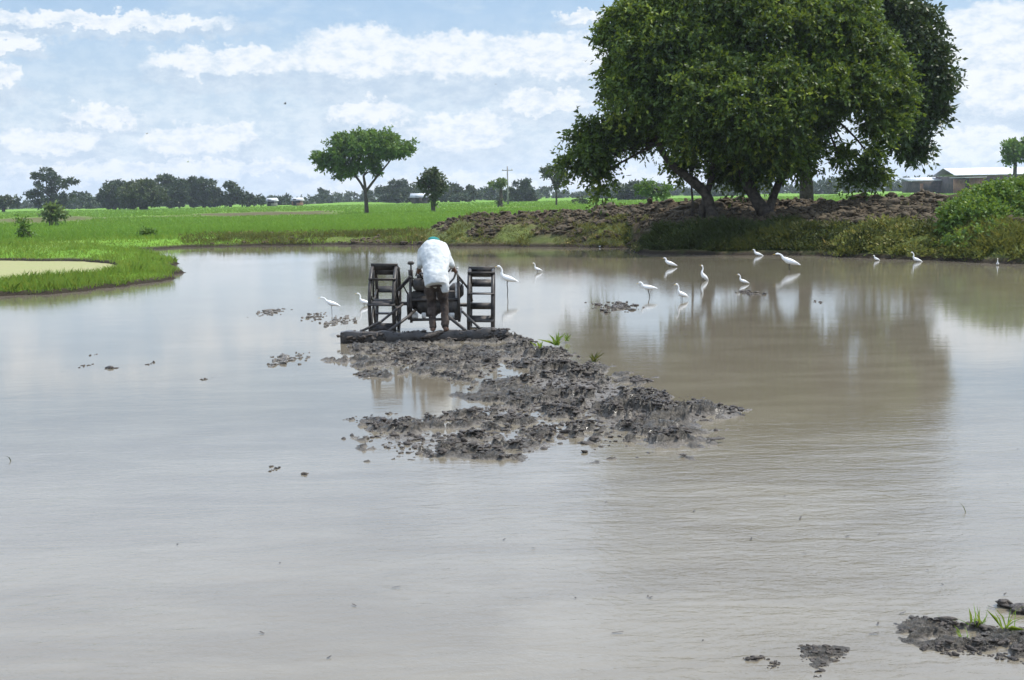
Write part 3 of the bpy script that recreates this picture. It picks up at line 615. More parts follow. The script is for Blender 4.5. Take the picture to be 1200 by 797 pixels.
# mud pile left by the leveller
def mudfield(name, polys, bbox, res, amp, thr, label, seedk, m, ridge=None, kind='stuff', cat='mud', feather=.5, fr=7.5):
    (x0, x1, y0, y1) = bbox; nx, ny = int((x1 - x0) / res), int((y1 - y0) / res)
    gx, gy = np.meshgrid(np.linspace(x0, x1, nx), np.linspace(y0, y1, ny)); s = np.full(gx.shape, 9.)
    for p in polys: s = np.minimum(s, sdist([G(*q_) for q_ in p], gx, gy))
    s = s + (fbm(gx * 2., gy * 2., 3, seedk) - .5) * feather * 1.6
    mk_ = ss(-s, -.05, feather)
    f1 = fbm(gx * 2.2, gy * 2.2, 3, seedk + 1); wx_ = gx + .08 * vn(gx * 9, gy * 9, seedk + 5); wy_ = gy + .08 * vn(gx * 9, gy * 9, seedk + 6)
    f2 = fbm(wx_ * fr, wy_ * fr, 3, seedk + 2, .55); f3 = fbm(gx * fr * 3.1, gy * fr * 3.1, 3, seedk + 3, .65)
    lum = ss(f2 + (f1 - .5) * .7, thr - .02, thr + .14); h_ = mk_ * (amp * .40 + amp * lum * (.35 + 1.1 * f3)) + mk_ * (f3 - .5) * amp * .3
    if ridge is not None:
        for (a, b, wd, hgt) in ridge:
            a = np.array(G(*a)); b = np.array(G(*b)); e = b - a; tt = np.clip(((gx - a[0]) * e[0] + (gy - a[1]) * e[1]) / (e @ e), 0, 1)
            dd = np.hypot(gx - a[0] - e[0] * tt, gy - a[1] - e[1] * tt); h_ = h_ + hgt * np.exp(-(dd / wd) ** 2) * (.1 + 1.1 * lum * f3 + .3 * f2)
    z_ = h_ - amp * .50; idx = np.arange(nx * ny).reshape(ny, nx)
    qd = np.stack([idx[:-1, :-1], idx[:-1, 1:], idx[1:, 1:], idx[1:, :-1]], -1).reshape(-1, 4)
    keepq = (z_.ravel()[qd] > -.03).any(1); qd = qd[keepq]; used = np.unique(qd); remap = np.full(nx * ny, -1); remap[used] = np.arange(len(used))
    o = mk(name, np.stack([gx.ravel(), gy.ravel(), z_.ravel()], 1)[used], remap[qd], m, smooth=True, attrs={'lump': (mk_ * lum).ravel()[used]}); tag(o, label, cat, kind=kind)
    return o, (gx, gy, z_, mk_)
PA = [(378, 402), (600, 398), (612, 440), (560, 452), (470, 450), (400, 442), (376, 425)]
PB = [(560, 388), (610, 390), (690, 412), (770, 442), (830, 468), (895, 482), (858, 498), (866, 524), (806, 552), (700, 556), (662, 528), (610, 548), (500, 550), (398, 544), (396, 492),
      (450, 484), (500, 484), (525, 464), (515, 446), (600, 440)]
o, (gx, gy, gz, gm) = mudfield('mud_pile', [PA, PB], (-3.2, 3.0, 9.0, 17.6), .018, .052, .56, 'wet churned mud spread behind the levelling board', 80, M['mud'],
         [((600, 394), (650, 440), .30, .05), ((650, 440), (760, 490), .38, .06), ((560, 490), (660, 470), .3, .02), ((760, 488), (885, 482), .25, .04), ((780, 520), (860, 505), .2, .03), ((415, 505), (590, 525), .42, .026), ((400, 425), (580, 425), .5, .02), ((720, 500), (850, 488), .2, .02), ((700, 530), (820, 520), .2, .02)])
pr = (gm.ravel() > .02) * np.clip(gz.ravel() + .018, 0, .2) ** .9 * ss(fbm(gx.ravel() * 1.6, gy.ravel() * 1.6, 3, 91), .36, .6); pr = pr / pr.sum()
ii = rng.choice(gx.size, 6500, p=pr); sz = np.minimum(rng.gamma(1.2, .0065, len(ii)) + .0035, .022)
tag(clods('mud_clods', gx.ravel()[ii] + rng.normal(0, .02, len(ii)), gy.ravel()[ii] + rng.normal(0, .02, len(ii)), np.maximum(gz.ravel()[ii], -.01) + sz * .25, sz, M['clod']), 'dark wet clods lying all over the churned mud', 'mud', kind='stuff')
# small separate mud heaps: (px,py,rx,ry px, label)
HEAPS = [(337, 421, 24, 8, 'pale flat mud heap standing left of the churned mud strip', 'mud'), (320, 366, 17, 5, 'small dark mud heap on the water far left of the left cage wheel', 'mud'), (371, 371, 14, 5, 'thin mud streak just left of the white bird by the board', 'mud'),
         (398, 376, 22, 8, 'mud heap at the left end of the levelling board', 'mud'), (99, 429, 8, 3, 'leftmost of the tiny dark clods in open water', 'clod'), (111, 415, 4, 2.5, 'tiny dark clod above the leftmost one in open water', 'clod'), (175, 427, 6, 2.5, 'tiny clod right of the two leftmost ones in open water', 'clod'), (130, 432, 6, 1.5, 'greenish flat scrap between the tiny clods in open water', 'clod'),
         (238, 445, 8, 2, 'tiny clod floating farthest right among the left ones', 'clod'), (722, 360, 32, 6, 'long low mud heap in front of the wading egret group', 'clod'), (880, 344, 16, 4, 'small dark mud heap below the rightward egrets', 'clod'), (957, 354, 6, 2, 'tiny dark clod in the bright reflection right of the trunk reflections', 'clod'),
         (322, 549, 11, 5, 'tiny clods alone in front of the churned mud, bottom left of it', 'clod'), (357, 556, 6, 2, 'tiny clod beside the pair in front of the churned mud', 'clod')]
for (px, py, rx, ry, lab, mm) in HEAPS:
    cx, cy = G(px, py); sx_ = abs(G(px + rx, py)[0] - cx); sy_ = abs(G(px, py - ry)[1] - cy); n = int(8 + rx * 3) if mm == 'mud' or rx > 14 else int(3 + rx)
    x = np.clip(rng.normal(0, .42, n), -1, 1) * sx_; y = np.clip(rng.normal(0, .42, n), -1, 1) * sy_; sz = rng.gamma(1.4, .007, n) * (1 + .01 * rx) + .006
    x = np.r_[0, x]; y = np.r_[0, y]; sz = np.r_[sy_ * (.8 if mm == 'mud' else .35), sz]; z = sz * .15; z[0] = -.03; sz[1:] *= (1. if mm == 'mud' or rx > 14 else .7); hs = np.ones((n + 1, 1, 3)); hs[0, 0] = (sx_ * (1. if mm == 'mud' else .6) / sz[0], 1.2, .016 / sz[0])
    o = clods('mud_heap', x, y, z, sz, M[mm], hs=hs); o.location = (cx, cy, 0); tag(o, lab, 'mud heap', 'small mud heaps around the pond')
# near mud at the lower right
for (poly, lab, sd2, n, s0) in [([(1046, 728), (1075, 722), (1130, 728), (1180, 730), (1215, 735), (1230, 765), (1200, 778), (1150, 768), (1110, 768), (1060, 752)], 'glistening wet mud bank with sprouts at the lower right corner', 101, 420, .010),
                           ([(935, 757), (1000, 755), (1003, 762), (975, 780), (968, 797), (940, 800), (938, 775)], 'small wet mud hump left of the lower right mud bank', 111, 130, .006),
                           ([(860, 772), (885, 769), (912, 776), (908, 784), (870, 781)], 'smallest wet mud hump nearest the bottom edge', 121, 70, .005)]:
    W_ = [G(*p) for p in poly]; xs = [a for a, b in W_]; ys = [b for a, b in W_]
    o, (ax, ay, azz, am) = mudfield('mud_hump', [poly], (min(xs) - .2, max(xs) + .2, min(ys) - .2, max(ys) + .2), .007, .030 if n > 200 else .018, .44, lab, sd2, M['mud'], kind=None, cat='mud hump', feather=.11, fr=14.)
    root = o
    pr = (am.ravel() > .3) * np.clip(azz.ravel() + .02, 0, .1) * ss(fbm(ax.ravel() * 9, ay.ravel() * 9, 3, sd2), .4, .6); pr = pr / pr.sum(); ii = rng.choice(ax.size, n, p=pr)
    sz = rng.gamma(1.3, s0 * .32, n) + .002
    clods('mud_lumps', ax.ravel()[ii], ay.ravel()[ii], np.maximum(azz.ravel()[ii], 0) + sz * .2, sz, M['clod'], root)['kind'] = 'stuff'
for (px, py, r, lab) in ((1176, 706, .030, 'round dark clod poking from the water behind the lower right mud'), (1199, 714, .036, 'dark clod at the right edge above the lower right mud')):
    cx, cy = G(px, py + 5); o = clods('mud_clod', rng.normal(0, r * .5, 5), rng.normal(0, r * .4, 5), np.array([r * .5, r * .3, r * .6, r * .1, r * .8]), np.array([1, .8, .7, .8, .6]) * r, M['clod']); o.location = (cx, cy, 0)
    tag(o, lab, 'clod', 'dark clods by the lower right mud')
# sprouts
def sprout(px, py, z, hgt, n, lab, m='grass', wd=.01, spread=.01):
    cx, cy = G(px, py, z); x = rng.normal(0, spread, n); y = rng.normal(0, spread, n)
    o = blades('sprout', x, y, np.zeros(n), hgt, wd, M[m], .55); o.location = (cx, cy, z); tag(o, lab, 'sprout', 'green sprouts on the mud')
sprout(1146, 732, .02, .10, 16, 'bushy grass sprout in the middle of the lower right mud', wd=.009, spread=.012)
sprout(1178, 735, .02, .14, 12, 'tall grass sprout at the right of the lower right mud', wd=.008, spread=.015)
sprout(1108, 728, .02, .05, 6, 'tiny grass sprout at the left of the lower right mud', wd=.006, spread=.01)
sprout(1128, 742, .02, .06, 6, 'small pale grass sprout low on the lower right mud', wd=.006, spread=.012)
sprout(652, 403, .06, .17, 34, 'brightest green sprout on the churned mud near the board', wd=.02, spread=.012)
sprout(632, 408, .06, .12, 18, 'low green sprout left of the brightest one on the churned mud', wd=.02, spread=.012)
sprout(664, 398, .04, .12, 14, 'small green sprout right of the brightest one on the churned mud', wd=.018, spread=.012)
sprout(696, 422, .08, .12, 20, 'yellowish sprout on the right flank of the churned mud', 'weed', wd=.02, spread=.012)
sprout(1133, 600, .0, .16, 1, 'single thin stalk bent over the open water at right', 'weed_dark', wd=.006, spread=.0)
sprout(14, 540, .0, .09, 1, 'single thin stalk in the open water at the left edge', 'weed_dark', wd=.006, spread=.0)
sprout(908, 540, .0, .08, 1, 'single thin stalk in the brown reflection right of the mud', 'weed_dark', wd=.006, spread=.0)

n = 60; y = 1 / rng.uniform(1 / 30., 1 / 5.2, n); x = rng.uniform(-.42, .42, n) * y; ok = sdist(POND, x, y) < -.6; x, y = x[ok], y[ok]; n = len(x)
a = rng.uniform(0, 3.14, n); d = np.stack([np.cos(a), np.sin(a), np.zeros(n)], 1); L = rng.gamma(2, .009, n) + .006; sdv = np.stack([-np.sin(a), np.cos(a), np.zeros(n)], 1) * .004
c0 = np.stack([x, y, np.full(n, .005)], 1); V = np.stack([c0 - sdv, c0 + sdv, c0 + sdv + d * L[:, None] + (0, 0, .004), c0 - sdv + d * L[:, None] + (0, 0, .004)], 1).reshape(-1, 3)
tag(mk('floating_straw', V, np.arange(4 * n).reshape(n, 4), M['clod']), 'dark bits of straw and stubble floating on the pond', 'straw', kind='stuff')
# ------------------------------------------------------------------ power tiller
BX, BY = G(498, 400)
tl = empty('power_tiller', (BX, BY, 0)); tag(tl, 'muddy walking tractor with two iron cage wheels and a long levelling board in the pond', 'power tiller')
AXY = 1.25
def cage(cx, cz, R, wdt, ph, tilt):
    me = MB(); w_ = empty('cage_wheel', (cx, AXY, cz)); w_.parent = tl; w_.rotation_euler = (0, tilt, 0)
    for sx_ in (-1, 1):
        r = MB(); r.tube([(sx_ * wdt / 2, R * math.cos(a), R * math.sin(a)) for a in np.linspace(0, 2 * math.pi, 33)[:-1]], .026, 8, closed=True)
        for k in range(5):
            a = ph + k * 2 * math.pi / 5; r.tube([(sx_ * wdt / 2, .07 * math.cos(a), .07 * math.sin(a)), (sx_ * wdt / 2, R * math.cos(a), R * math.sin(a))], .016, 6)
        r.build('rim', M['iron'], w_, True)
    for k in range(9):
        a = ph + k * 2 * math.pi / 9; ca, sa = math.cos(a), math.sin(a)
        rot = np.array([(1, 0, 0), (0, ca, -sa), (0, sa, ca)])
        p = MB(); p.box((0, ca * (R + .005), sa * (R + .005)), (wdt + .05, .115, .016), rot @ np.array([(1, 0, 0), (0, math.cos(.5), -math.sin(.5)), (0, math.sin(.5), math.cos(.5))]))
        p.build('paddle', M['iron'], w_)
    h_ = MB(); h_.tube([(-wdt / 2 - .02, 0, 0), (wdt / 2 + .02, 0, 0)], .05, 12, ref=(0, 0, 1)); h_.build('hub', M['iron'], w_, True)
cage(-.65, .44, .52, .34, .3, R_(1.5)); cage(.75, .36, .52, .34, .62, R_(1.5))
b = MB(); b.tube([(-.65, AXY, .43), (.75, AXY, .37)], .028, 10, ref=(0, 0, 1)); b.build('axle', M['iron'], tl, True)
# board, cracked heavy plank with muddy ragged top
n = 60; V = []; 
for i in range(n + 1):
    f = i / n; xx = -1.14 + 2.28 * f; tp = .138 + .012 * math.sin(7 * f + 1) + .010 * math.sin(31 * f) + rng.uniform(-.006, .006); e = .03 if 0 < i < n else .0
    for (yy, zz) in ((-.06, -.08), (-.062, .05), (-.06, tp - .006), (-.054, tp), (.05, tp + .004), (.056, tp - .006), (.06, -.08)): V.append((xx, yy + rng.uniform(-.004, .004) + .03 * (f - .5), zz + rng.uniform(-.004, .004)))
F = []
for i in range(n):
    for k in range(7): l = (k + 1) % 7; F.append((i * 7 + k, (i + 1) * 7 + k, (i + 1) * 7 + l, i * 7 + l))
F += [tuple(range(7)), tuple(range(n * 7 + 6, n * 7 - 1, -1))]
bd0 = 0; bd = MB(); bd.add(V, F); bo = bd.build('levelling_board', M['wood_wet'], tl)
nn = 260; xx = rng.uniform(-1.16, 1.16, nn); kk = rng.uniform(0, 1, nn) < .55; sz = rng.gamma(1.4, .007, nn) + .004
xx = np.where(rng.uniform(0, 1, nn) < .5, np.sign(xx) * rng.uniform(.75, 1.16, nn), xx); zz = np.where(kk, .142, rng.uniform(.0, .12, nn)); yy = np.where(kk, rng.uniform(-.05, .05, nn), -.068)
kp = ~((np.abs(xx - .22) < .2) & kk); clods('caked_mud', xx[kp], yy[kp] + .03 * (xx[kp] / 2.28), zz[kp], sz[kp], M['clod'], bo)['kind'] = 'stuff'
b = MB()
for sx_ in (-.5, .55): b.tube([(sx_, .02, .14), (sx_ * .5, .55, .30), (sx_ * .3, .95, .38)], .022, 8)
b.tube([(-.85, .0, .16), (-.62, .35, .25), (-.35, .75, .45)], .018, 8); b.tube([(.75, .0, .16), (.5, .5, .35)], .018, 8); b.build('drawbar', M['iron'], tl, True)
b = MB(); b.box((0.02, 1.0, .42), (.36, .34, .26), bev=.04); b.box((.02, 1.22, .36), (.2, .3, .26), bev=.03); b.build('gearbox', M['iron'], tl)
b = MB(); b.box((.0, 1.62, .56), (.42, .52, .34), bev=.05); b.tube([(-.1, 1.62, .72), (-.1, 1.62, .84)], .09, 12)
for k in range(5): b.box((.0, 1.45 + .08 * k, .745), (.30, .012, .05))
b.build('engine', M['iron'], tl)
b = MB(); b.box((.07, 1.6, .80), (.26, .34, .13), bev=.045); b.tube([(.07, 1.55, .86), (.07, 1.55, .9)], .03, 10); b.build('fuel_tank', M['iron'], tl)
b = MB(); b.tube([(-.2, 1.5, .6), (-.27, 1.35, .72), (-.27, 1.3, .9)], [.025, .03, .035], 10); b.build('exhaust', M['iron'], tl, True)
b = MB(); b.tube([(.21, 1.05 + .0, .50 + .0), (.25, 1.05, .5)], .17, 20, ref=(0, 0, 1)); b.tube([(.21, 1.55, .6), (.25, 1.55, .6)], .12, 20, ref=(0, 0, 1)); b.box((.23, 1.3, .56), (.036, .5, .2)); b.build('belt_guard', M['iron'], tl)
for (cc, dd) in (((-.19, .80, .285), (.10, .03, .09)), ((-.06, .80, .28), (.06, .03, .08)), ((.33, .80, .27), (.09, .03, .08))):
    b = MB(); b.box(cc, dd, bev=.008); b.build('counterweight', M['paint'], tl)
# chassis frame with uprights
b = MB()
for sx_ in (-.24, .44):
    b.tube([(sx_, .8, .18), (sx_, .8, .52), (sx_, .82, .84)], .02, 8); b.tube([(sx_, .8, .2), (sx_, 1.6, .3)], .02, 8)
b.tube([(-.24, .8, .5), (.44, .8, .5)], .022, 8, ref=(0, 0, 1)); b.tube([(-.24, .8, .22), (.44, .8, .22)], .02, 8, ref=(0, 0, 1)); b.tube([(-.42, 1.1, .62), (-.24, .8, .84)], .014, 6)
b.tube([(.44, .8, .84), (.6, .95, .6), (.62, 1.1, .45)], .016, 8); b.tube([(-.24, .8, .84), (-.45, .95, .62), (-.44, 1.1, .42)], .018, 8)
b.build('frame', M['iron'], tl, True)
b = MB(); b.box((.08, .90, .49), (.62, .05, .27), bev=.02); b.build('rear_guard', M['iron'], tl)
b = MB(); b.box((-.10, .86, .72), (.20, .16, .18), bev=.03); b.tube([(-.10, .86, .80), (-.10, .86, .86)], .05, 10); b.build('air_cleaner', M['iron'], tl)
b = MB(); b.box((.36, .84, .36), (.17, .08, .32), bev=.02); b.build('tool_box', M['iron'], tl)
b = MB(); b.tube([(-.30, 1.0, .40), (-.26, 1.0, .40)], .20, 22, ref=(0, 0, 1)); b.build('flywheel', M['iron'], tl)
b = MB(); b.box((.40, 1.1, .60), (.20, .30, .22), bev=.05); b.build('radiator', M['iron'], tl)
b = MB(); b.tube([(-.28, .95, .55), (-.34, .85, .70), (-.22, .80, .82), (-.10, .82, .76)], .011, 6); b.build('cable', M['rubber'], tl, True)
b = MB(); b.tube([(.44, .95, .60), (.50, .82, .72), (.44, .78, .80)], .009, 6); b.build('cable', M['rubber'], tl, True)
for sx_, gx_ in ((-1, -.10), (1, .42)):
    b = MB(); b.tube([(.02 + sx_ * .12, 1.05, .55), (gx_ - sx_ * .04, .82, .80), (gx_, .66, .90), (gx_, .5, .915)], .016, 8)
    h_ = b.build('handlebar', M['iron'] if sx_ < 0 else M['chrome'], tl, True)
    g_ = MB(); g_.tube([(gx_, .60, .905), (gx_, .48, .917)], .023, 10); g_.build('grip', M['rubber'], h_, True)
    l_ = MB(); l_.tube([(gx_, .62, .93), (gx_ + sx_ * .03, .52, .97), (gx_ + sx_ * .03, .46, .955)], .006, 6); l_.build('clutch_lever', M['chrome'], h_, True)
b = MB(); b.tube([(-.22, .78, .84), (-.22, .74, 1.02)], .012, 8); b.box((-.22, .74, 1.03), (.09, .05, .05), bev=.015); b.tube([(-.16, .8, .84), (-.12, .78, .98)], .01, 6); b.build('gear_lever', M['iron'], tl)
b = MB(); b.tube([(.44, .78, .78), (.43, .72, .92), (.36, .70, .965), (.31, .75, .9)], .014, 8); b.build('hand_rail', M['chrome'], tl, True)
b = MB(); b.tube([(.42, .86, .30), (.42, .86, .74)], .028, 10); b.build('water_pipe', M['paint'], tl, True)

# ------------------------------------------------------------------ person
pe = empty('person', (BX + .17, BY - .03, 0)); tag(pe, 'person in a white shirt and dark trousers bending forward over the tiller on the board', 'person')
def remesh(o, vx, it=4):
    r = o.modifiers.new('remesh', 'REMESH'); r.mode = 'VOXEL'; r.voxel_size = vx; r.use_smooth_shade = True
    s = o.modifiers.new('smooth', 'SMOOTH'); s.factor = .5; s.iterations = it; return o
TZ = .126
HIP = (0, .02, .88); CH = (-.02, .27, 1.13); NK = (-.05, .46, 1.30)
b = MB()
b.tube([(.01, -.03, .80), HIP, (0, .13, 1.0), CH, (-.04, .40, 1.24), (-.05, .46, 1.28)], [(.13, .10), (.16, .12), (.145, .11), (.165, .12), (.17, .09), (.09, .06)], 14)
b.tube([(-.05, .44, 1.27), (-.05, .52, 1.30), (-.05, .56, 1.29)], .055, 10)
b.tube([(-.05, .50, 1.325), (-.05, .55, 1.32), (-.05, .60, 1.30), (-.05, .645, 1.24), (-.05, .66, 1.19), (-.05, .655, 1.16)], [(.04, .04), (.072, .075), (.078, .09), (.07, .085), (.055, .06), (.03, .03)], 12)   # head bowed forward
b.tube([(-.05, .70, 1.25), (-.05, .735, 1.22), (-.05, .715, 1.205)], [.014, .016, .01], 8)   # nose
for sx_ in (-1, 1): b.tube([(-.05 + sx_ * .078, .60, 1.25), (-.05 + sx_ * .092, .595, 1.27), (-.05 + sx_ * .082, .60, 1.29)], [.012, .018, .01], 8)
arms = {}
for sx_ in (-1, 1):
    sh = np.array((-.04 + sx_ * .155, .37, 1.205)); elb = np.array((0, 0, 0)); wr = np.array((-.01 + sx_ * .305, .40 + .02, .955)) if False else np.array(((-.25 if sx_ < 0 else .23), .38, .965))
    hd = np.array(((-.25 if sx_ < 0 else .23), .46, .94))
    elb = np.array((-.01 + sx_ * .21, .30, 1.02)); arms[sx_] = (sh, elb, wr)
    b.tube([sh, (sh + elb) / 2, elb, (elb + wr) / 2, wr, hd], [.055, .048, .04, .037, .026, .034], 10)
    for k in range(4):   # fingers curling over the grip
        xx = hd[0]; yy = hd[1] + .0 + (k - 1.5) * .021 ; L = (.9, 1.05, 1., .8)[k]
        b.tube([(xx - sx_ * .02, yy, hd[2] + .012), (xx + sx_ * .018, yy, hd[2] + .012), (xx + sx_ * .036, yy, hd[2] - .012), (xx + sx_ * .026 * L, yy, hd[2] - .04 * L), (xx, yy, hd[2] - .05 * L)], [.009, .010, .0095, .009, .007], 7)
    b.tube([(xx - sx_ * .015, hd[1] - .03, hd[2]), (xx - sx_ * .032, hd[1] - .01, hd[2] - .015), (xx - sx_ * .022, hd[1] + .02, hd[2] - .038)], [.012, .011, .008], 7)
for sx_ in (-1, 1):
    b.tube([(sx_ * .075, .0, .84), (sx_ * .085, .045, .66), (sx_ * .085 + .015, .09, .52), (sx_ * .085 + .02, .05, .38), (sx_ * .085 + .03, .02, .27), (sx_ * .085 + .03, .0, TZ + .05)], [.08, .066, .05, .05, .04, .036], 10)
    b.tube([(sx_ * .085 + .03, -.035, TZ + .04), (sx_ * .087 + .03, .03, TZ + .04), (sx_ * .091 + .03, .10, TZ + .028), (sx_ * .094 + .03, .16, TZ + .018)], [(.028, .03), (.037, .036), (.043, .024), (.035, .014)], 10)
body = b.build('body', M['skin'], pe); remesh(body, .010, 3)
b = MB()
b.tube([(.01, -.09, .76), (.006, -.07, .80), (.0, -.02, .87), (0, .11, 1.0), (-.015, .25, 1.13), (-.04, .38, 1.24), (-.05, .445, 1.285), (-.05, .48, 1.30)],
       [(.15, .12), (.155, .13), (.165, .14), (.175, .14), (.205, .16), (.205, .15), (.15, .10), (.08, .06)], 22)
b.tube([(.13, -.07, .66), (.125, -.06, .75), (.09, .0, .90)], [(.045, .035), (.065, .06), (.09, .09)], 12)   # loose hem tail on the right
for sx_ in (-1, 1):
    sh, elb, wr = arms[sx_]; b.tube([sh - np.array((sx_ * .05, 0, 0)), sh, (sh + elb) / 2, elb, elb * .55 + wr * .45], [.07, .07, .06, .05, .046], 12)
shirt = b.build('shirt', M['shirt'], pe); remesh(shirt, .014, 4)
tx = bpy.data.textures.new('folds', 'CLOUDS'); tx.noise_scale = .075; tx.noise_depth = 2
dm = shirt.modifiers.new('folds', 'DISPLACE'); dm.texture = tx; dm.strength = .024; dm.mid_level = .5
b = MB()
b.tube([(0, -.015, .74), (0, .0, .86), (0, .07, .95)], [(.155, .12), (.165, .13), (.15, .11)], 14)
for sx_ in (-1, 1):
    b.tube([(sx_ * .075, .0, .84), (sx_ * .085, .045, .66), (sx_ * .085 + .015, .09, .52), (sx_ * .085 + .02, .05, .38), (sx_ * .085 + .03, .01, .175)], [.095, .078, .062, .056, .052], 12)
tro = b.build('trousers', M['trouser'], pe); remesh(tro, .013, 3)
dm = tro.modifiers.new('folds', 'DISPLACE'); dm.texture = tx; dm.strength = .035
b = MB(); b.tube([(-.05, .50, 1.35), (-.05, .54, 1.363), (-.05, .60, 1.345), (-.05, .655, 1.30), (-.05, .68, 1.27)], [(.03, .02), (.075, .04), (.088, .05), (.086, .055), (.07, .03)], 14)
b.tube([(-.05, .68, 1.29), (-.05, .73, 1.28), (-.05, .77, 1.255)], [(.075, .012), (.07, .008), (.05, .006)], 12); cp = b.build('cap', M['cap'], pe, True)

# ------------------------------------------------------------------ egrets
def egret_mesh(kind):
    if kind == 'upright': nk = [(.155, .24, .032), (.135, .30, .023), (.15, .36, .019), (.185, .405, .02)]; hd = (.222, .425)
    elif kind == 'hunched': nk = [(.16, .21, .042), (.15, .25, .034), (.165, .29, .028)]; hd = (.21, .315)
    else: nk = [(.18, .20, .036), (.20, .25, .026), (.24, .285, .02), (.285, .30, .02)]; hd = (.325, .305)
    p = [(-.30, -.005, .008), (-.24, .02, .026), (-.16, .05, .05), (-.05, .085, .075), (.05, .12, .076), (.12, .165, .055)] + nk + [(hd[0], hd[1], .027), (hd[0] + .035, hd[1] - .004, .019), (hd[0] + .05, hd[1] - .007, .010)]
    b = MB(); b.tube([(x_, 0, z_) for x_, z_, _ in p], [(r * .82, r) for *_, r in p], 12, ref=(0, 1, 0))
    for s_ in (-1, 1): b.tube([(-.22, s_ * .025, .045), (-.12, s_ * .052, .07), (.0, s_ * .064, .105), (.08, s_ * .045, .13)], [(.008, .02), (.018, .045), (.02, .055), (.01, .03)], 8, ref=(0, 1, 0))
    k = MB(); k.tube([(hd[0] + .045, 0, hd[1] - .006), (hd[0] + .08, 0, hd[1] - .013), (hd[0] + .13, 0, hd[1] - .025)], [.009, .006, .0015], 8, ref=(0, 1, 0))
    return b, k
PROTO = {}
def legmesh(s_):
    l = MB(); l.tube([(.0, s_ * .025, .06), (.01, s_ * .025, -.05), (-.005, s_ * .025, -.15), (.012, s_ * .03, -.285)], [.012, .0065, .007, .005], 6, ref=(0, 1, 0))
    for a in (-.5, 0, .5): l.tube([(.012, s_ * .03, -.283), (.012 + .06 * math.cos(a), s_ * .03 + .06 * math.sin(a), -.288)], [.005, .003], 5, ref=(0, 0, 1))
    return l
def egret(px, py, kind, scale, face, leg, label, tilt=0.):
    """px,py: where the body meets the water line below it; leg: visible part of the legs in metres before scale"""
    x_, y_ = G(px, py); loc = (x_, y_, leg * scale)
    if kind not in PROTO:
        r = empty('egret'); bm_, km = egret_mesh(kind); bm_.build('body', M['feather'], r, True); km.build('beak', M['beak'], r, True)
        for s_ in (-1, 1): legmesh(s_).build('leg', M['leg'], r, True)
        PROTO[kind] = r
    else:
        src = PROTO[kind]; r = src.copy(); COL.objects.link(r)
        for ch in src.children: c_ = ch.copy(); COL.objects.link(c_); c_.parent = r
    for ch in r.children:
        if ch.name.startswith('leg'): ch.scale = (1, 1, max(1., (leg + .03) / .285))
    r.location = loc; r.scale = (scale,) * 3; r.rotation_euler = (0, R_(tilt), face); tag(r, label, 'egret', 'white egrets wading in the pond'); return r
L_ = math.pi
egret(595, 347, 'upright', 0.75, L_ + .2, 0.36, 'tallest egret, standing on long legs just right of the right cage wheel')
egret(630, 319, 'upright', 0.50, L_ + .5, 0.05, 'far egret behind and to the right of the one beside the right wheel')
egret(785, 313, 'hunched', 0.66, L_ + .1, 0.05, 'far egret at the left of the trunk reflections, belly near the water')
egret(824, 329, 'upright', 0.62, L_ + .6, 0.06, 'slanting egret in the dark reflection below the leaning trunks', -22)
egret(760, 348, 'hunched', 0.60, L_ + .1, 0.20, 'egret standing by the long low mud heap, tail raised', 12)
egret(799, 352, 'upright', 0.60, L_ + .7, 0.08, 'egret wading in the dim reflection between the mud heap and the trunk reflections')
egret(871, 333, 'upright', 0.45, L_ + .1, 0.04, 'small egret above the small dark mud heap in the middle right water')
egret(888, 300, 'hunched', 0.60, L_, 0.00, 'egret sitting low on the water in the shade at the bank foot')
egret(925, 316, 'forward', 0.93, L_ + .05, 0.12, 'largest egret, striding left with outstretched neck in front of the thick trunk')
egret(1027, 305.5, 'hunched', 0.45, L_ + .5, 0.00, 'small egret at the bank foot, left of the pair on the right')
egret(1074, 307, 'upright', 0.60, L_ + .25, 0.00, 'egret with upright neck at the foot of the sunlit right bank')
egret(1169, 311, 'upright', 0.40, L_ + 1.2, 0.00, 'rightmost egret, tiny and close to the bank')
egret(389, 367, 'forward', 0.52, L_ + .1, 0.22, 'leftmost egret, standing by the left end of the board')
egret(427, 358, 'upright', 0.50, L_ + .25, 0.03, 'egret half hidden behind the left cage wheel')
# birds in flight
def flyer(px, py, D, size, m, label, yaw, flap):
    c0 = P(px, py, D); r = empty('flying_bird', c0, yaw); tag(r, label, 'bird', 'birds flying over the fields'); r.scale = (size,) * 3
    b = MB(); b.tube([(-.5, 0, 0), (-.25, 0, .02), (0, 0, .03), (.2, 0, .02), (.32, 0, .02), (.42, 0, 0)], [(.10, .01), (.07, .05), (.10, .09), (.08, .07), (.05, .05), (.005, .005)], 10, ref=(0, 1, 0)); b.build('body', m, r, True)
    for s_ in (-1, 1):
        b = MB(); b.tube([(.05, s_ * .05, .04), (.10, s_ * .35, .04 + flap * .3), (0, s_ * .7, .04 + flap * .42), (-.12, s_ * 1.0, .04 + flap * .3)], [(.16, .025), (.15, .02), (.11, .012), (.02, .004)], 8, ref=(1, 0, 0)); b.build('wing', m, r, True)
flyer(334, 122, 60, .17, M['birddark'], 'dark bird in flight high in the middle of the left sky', .4, .9)
flyer(686, 72, 60, .14, M['birddark'], 'dark bird in flight just left of the big crown', 1.2, .9)
flyer(581, 99, 80, .11, M['birddark'], 'small dark bird in flight below the big cloud', 2., .6)
flyer(220, 190, 120, .36, M['feather'], 'pale bird in flight over the left grove', .3, .6)
flyer(172, 157, 110, .22, M['pole'], 'greyish bird in flight above and left of the grove', 1., .9)

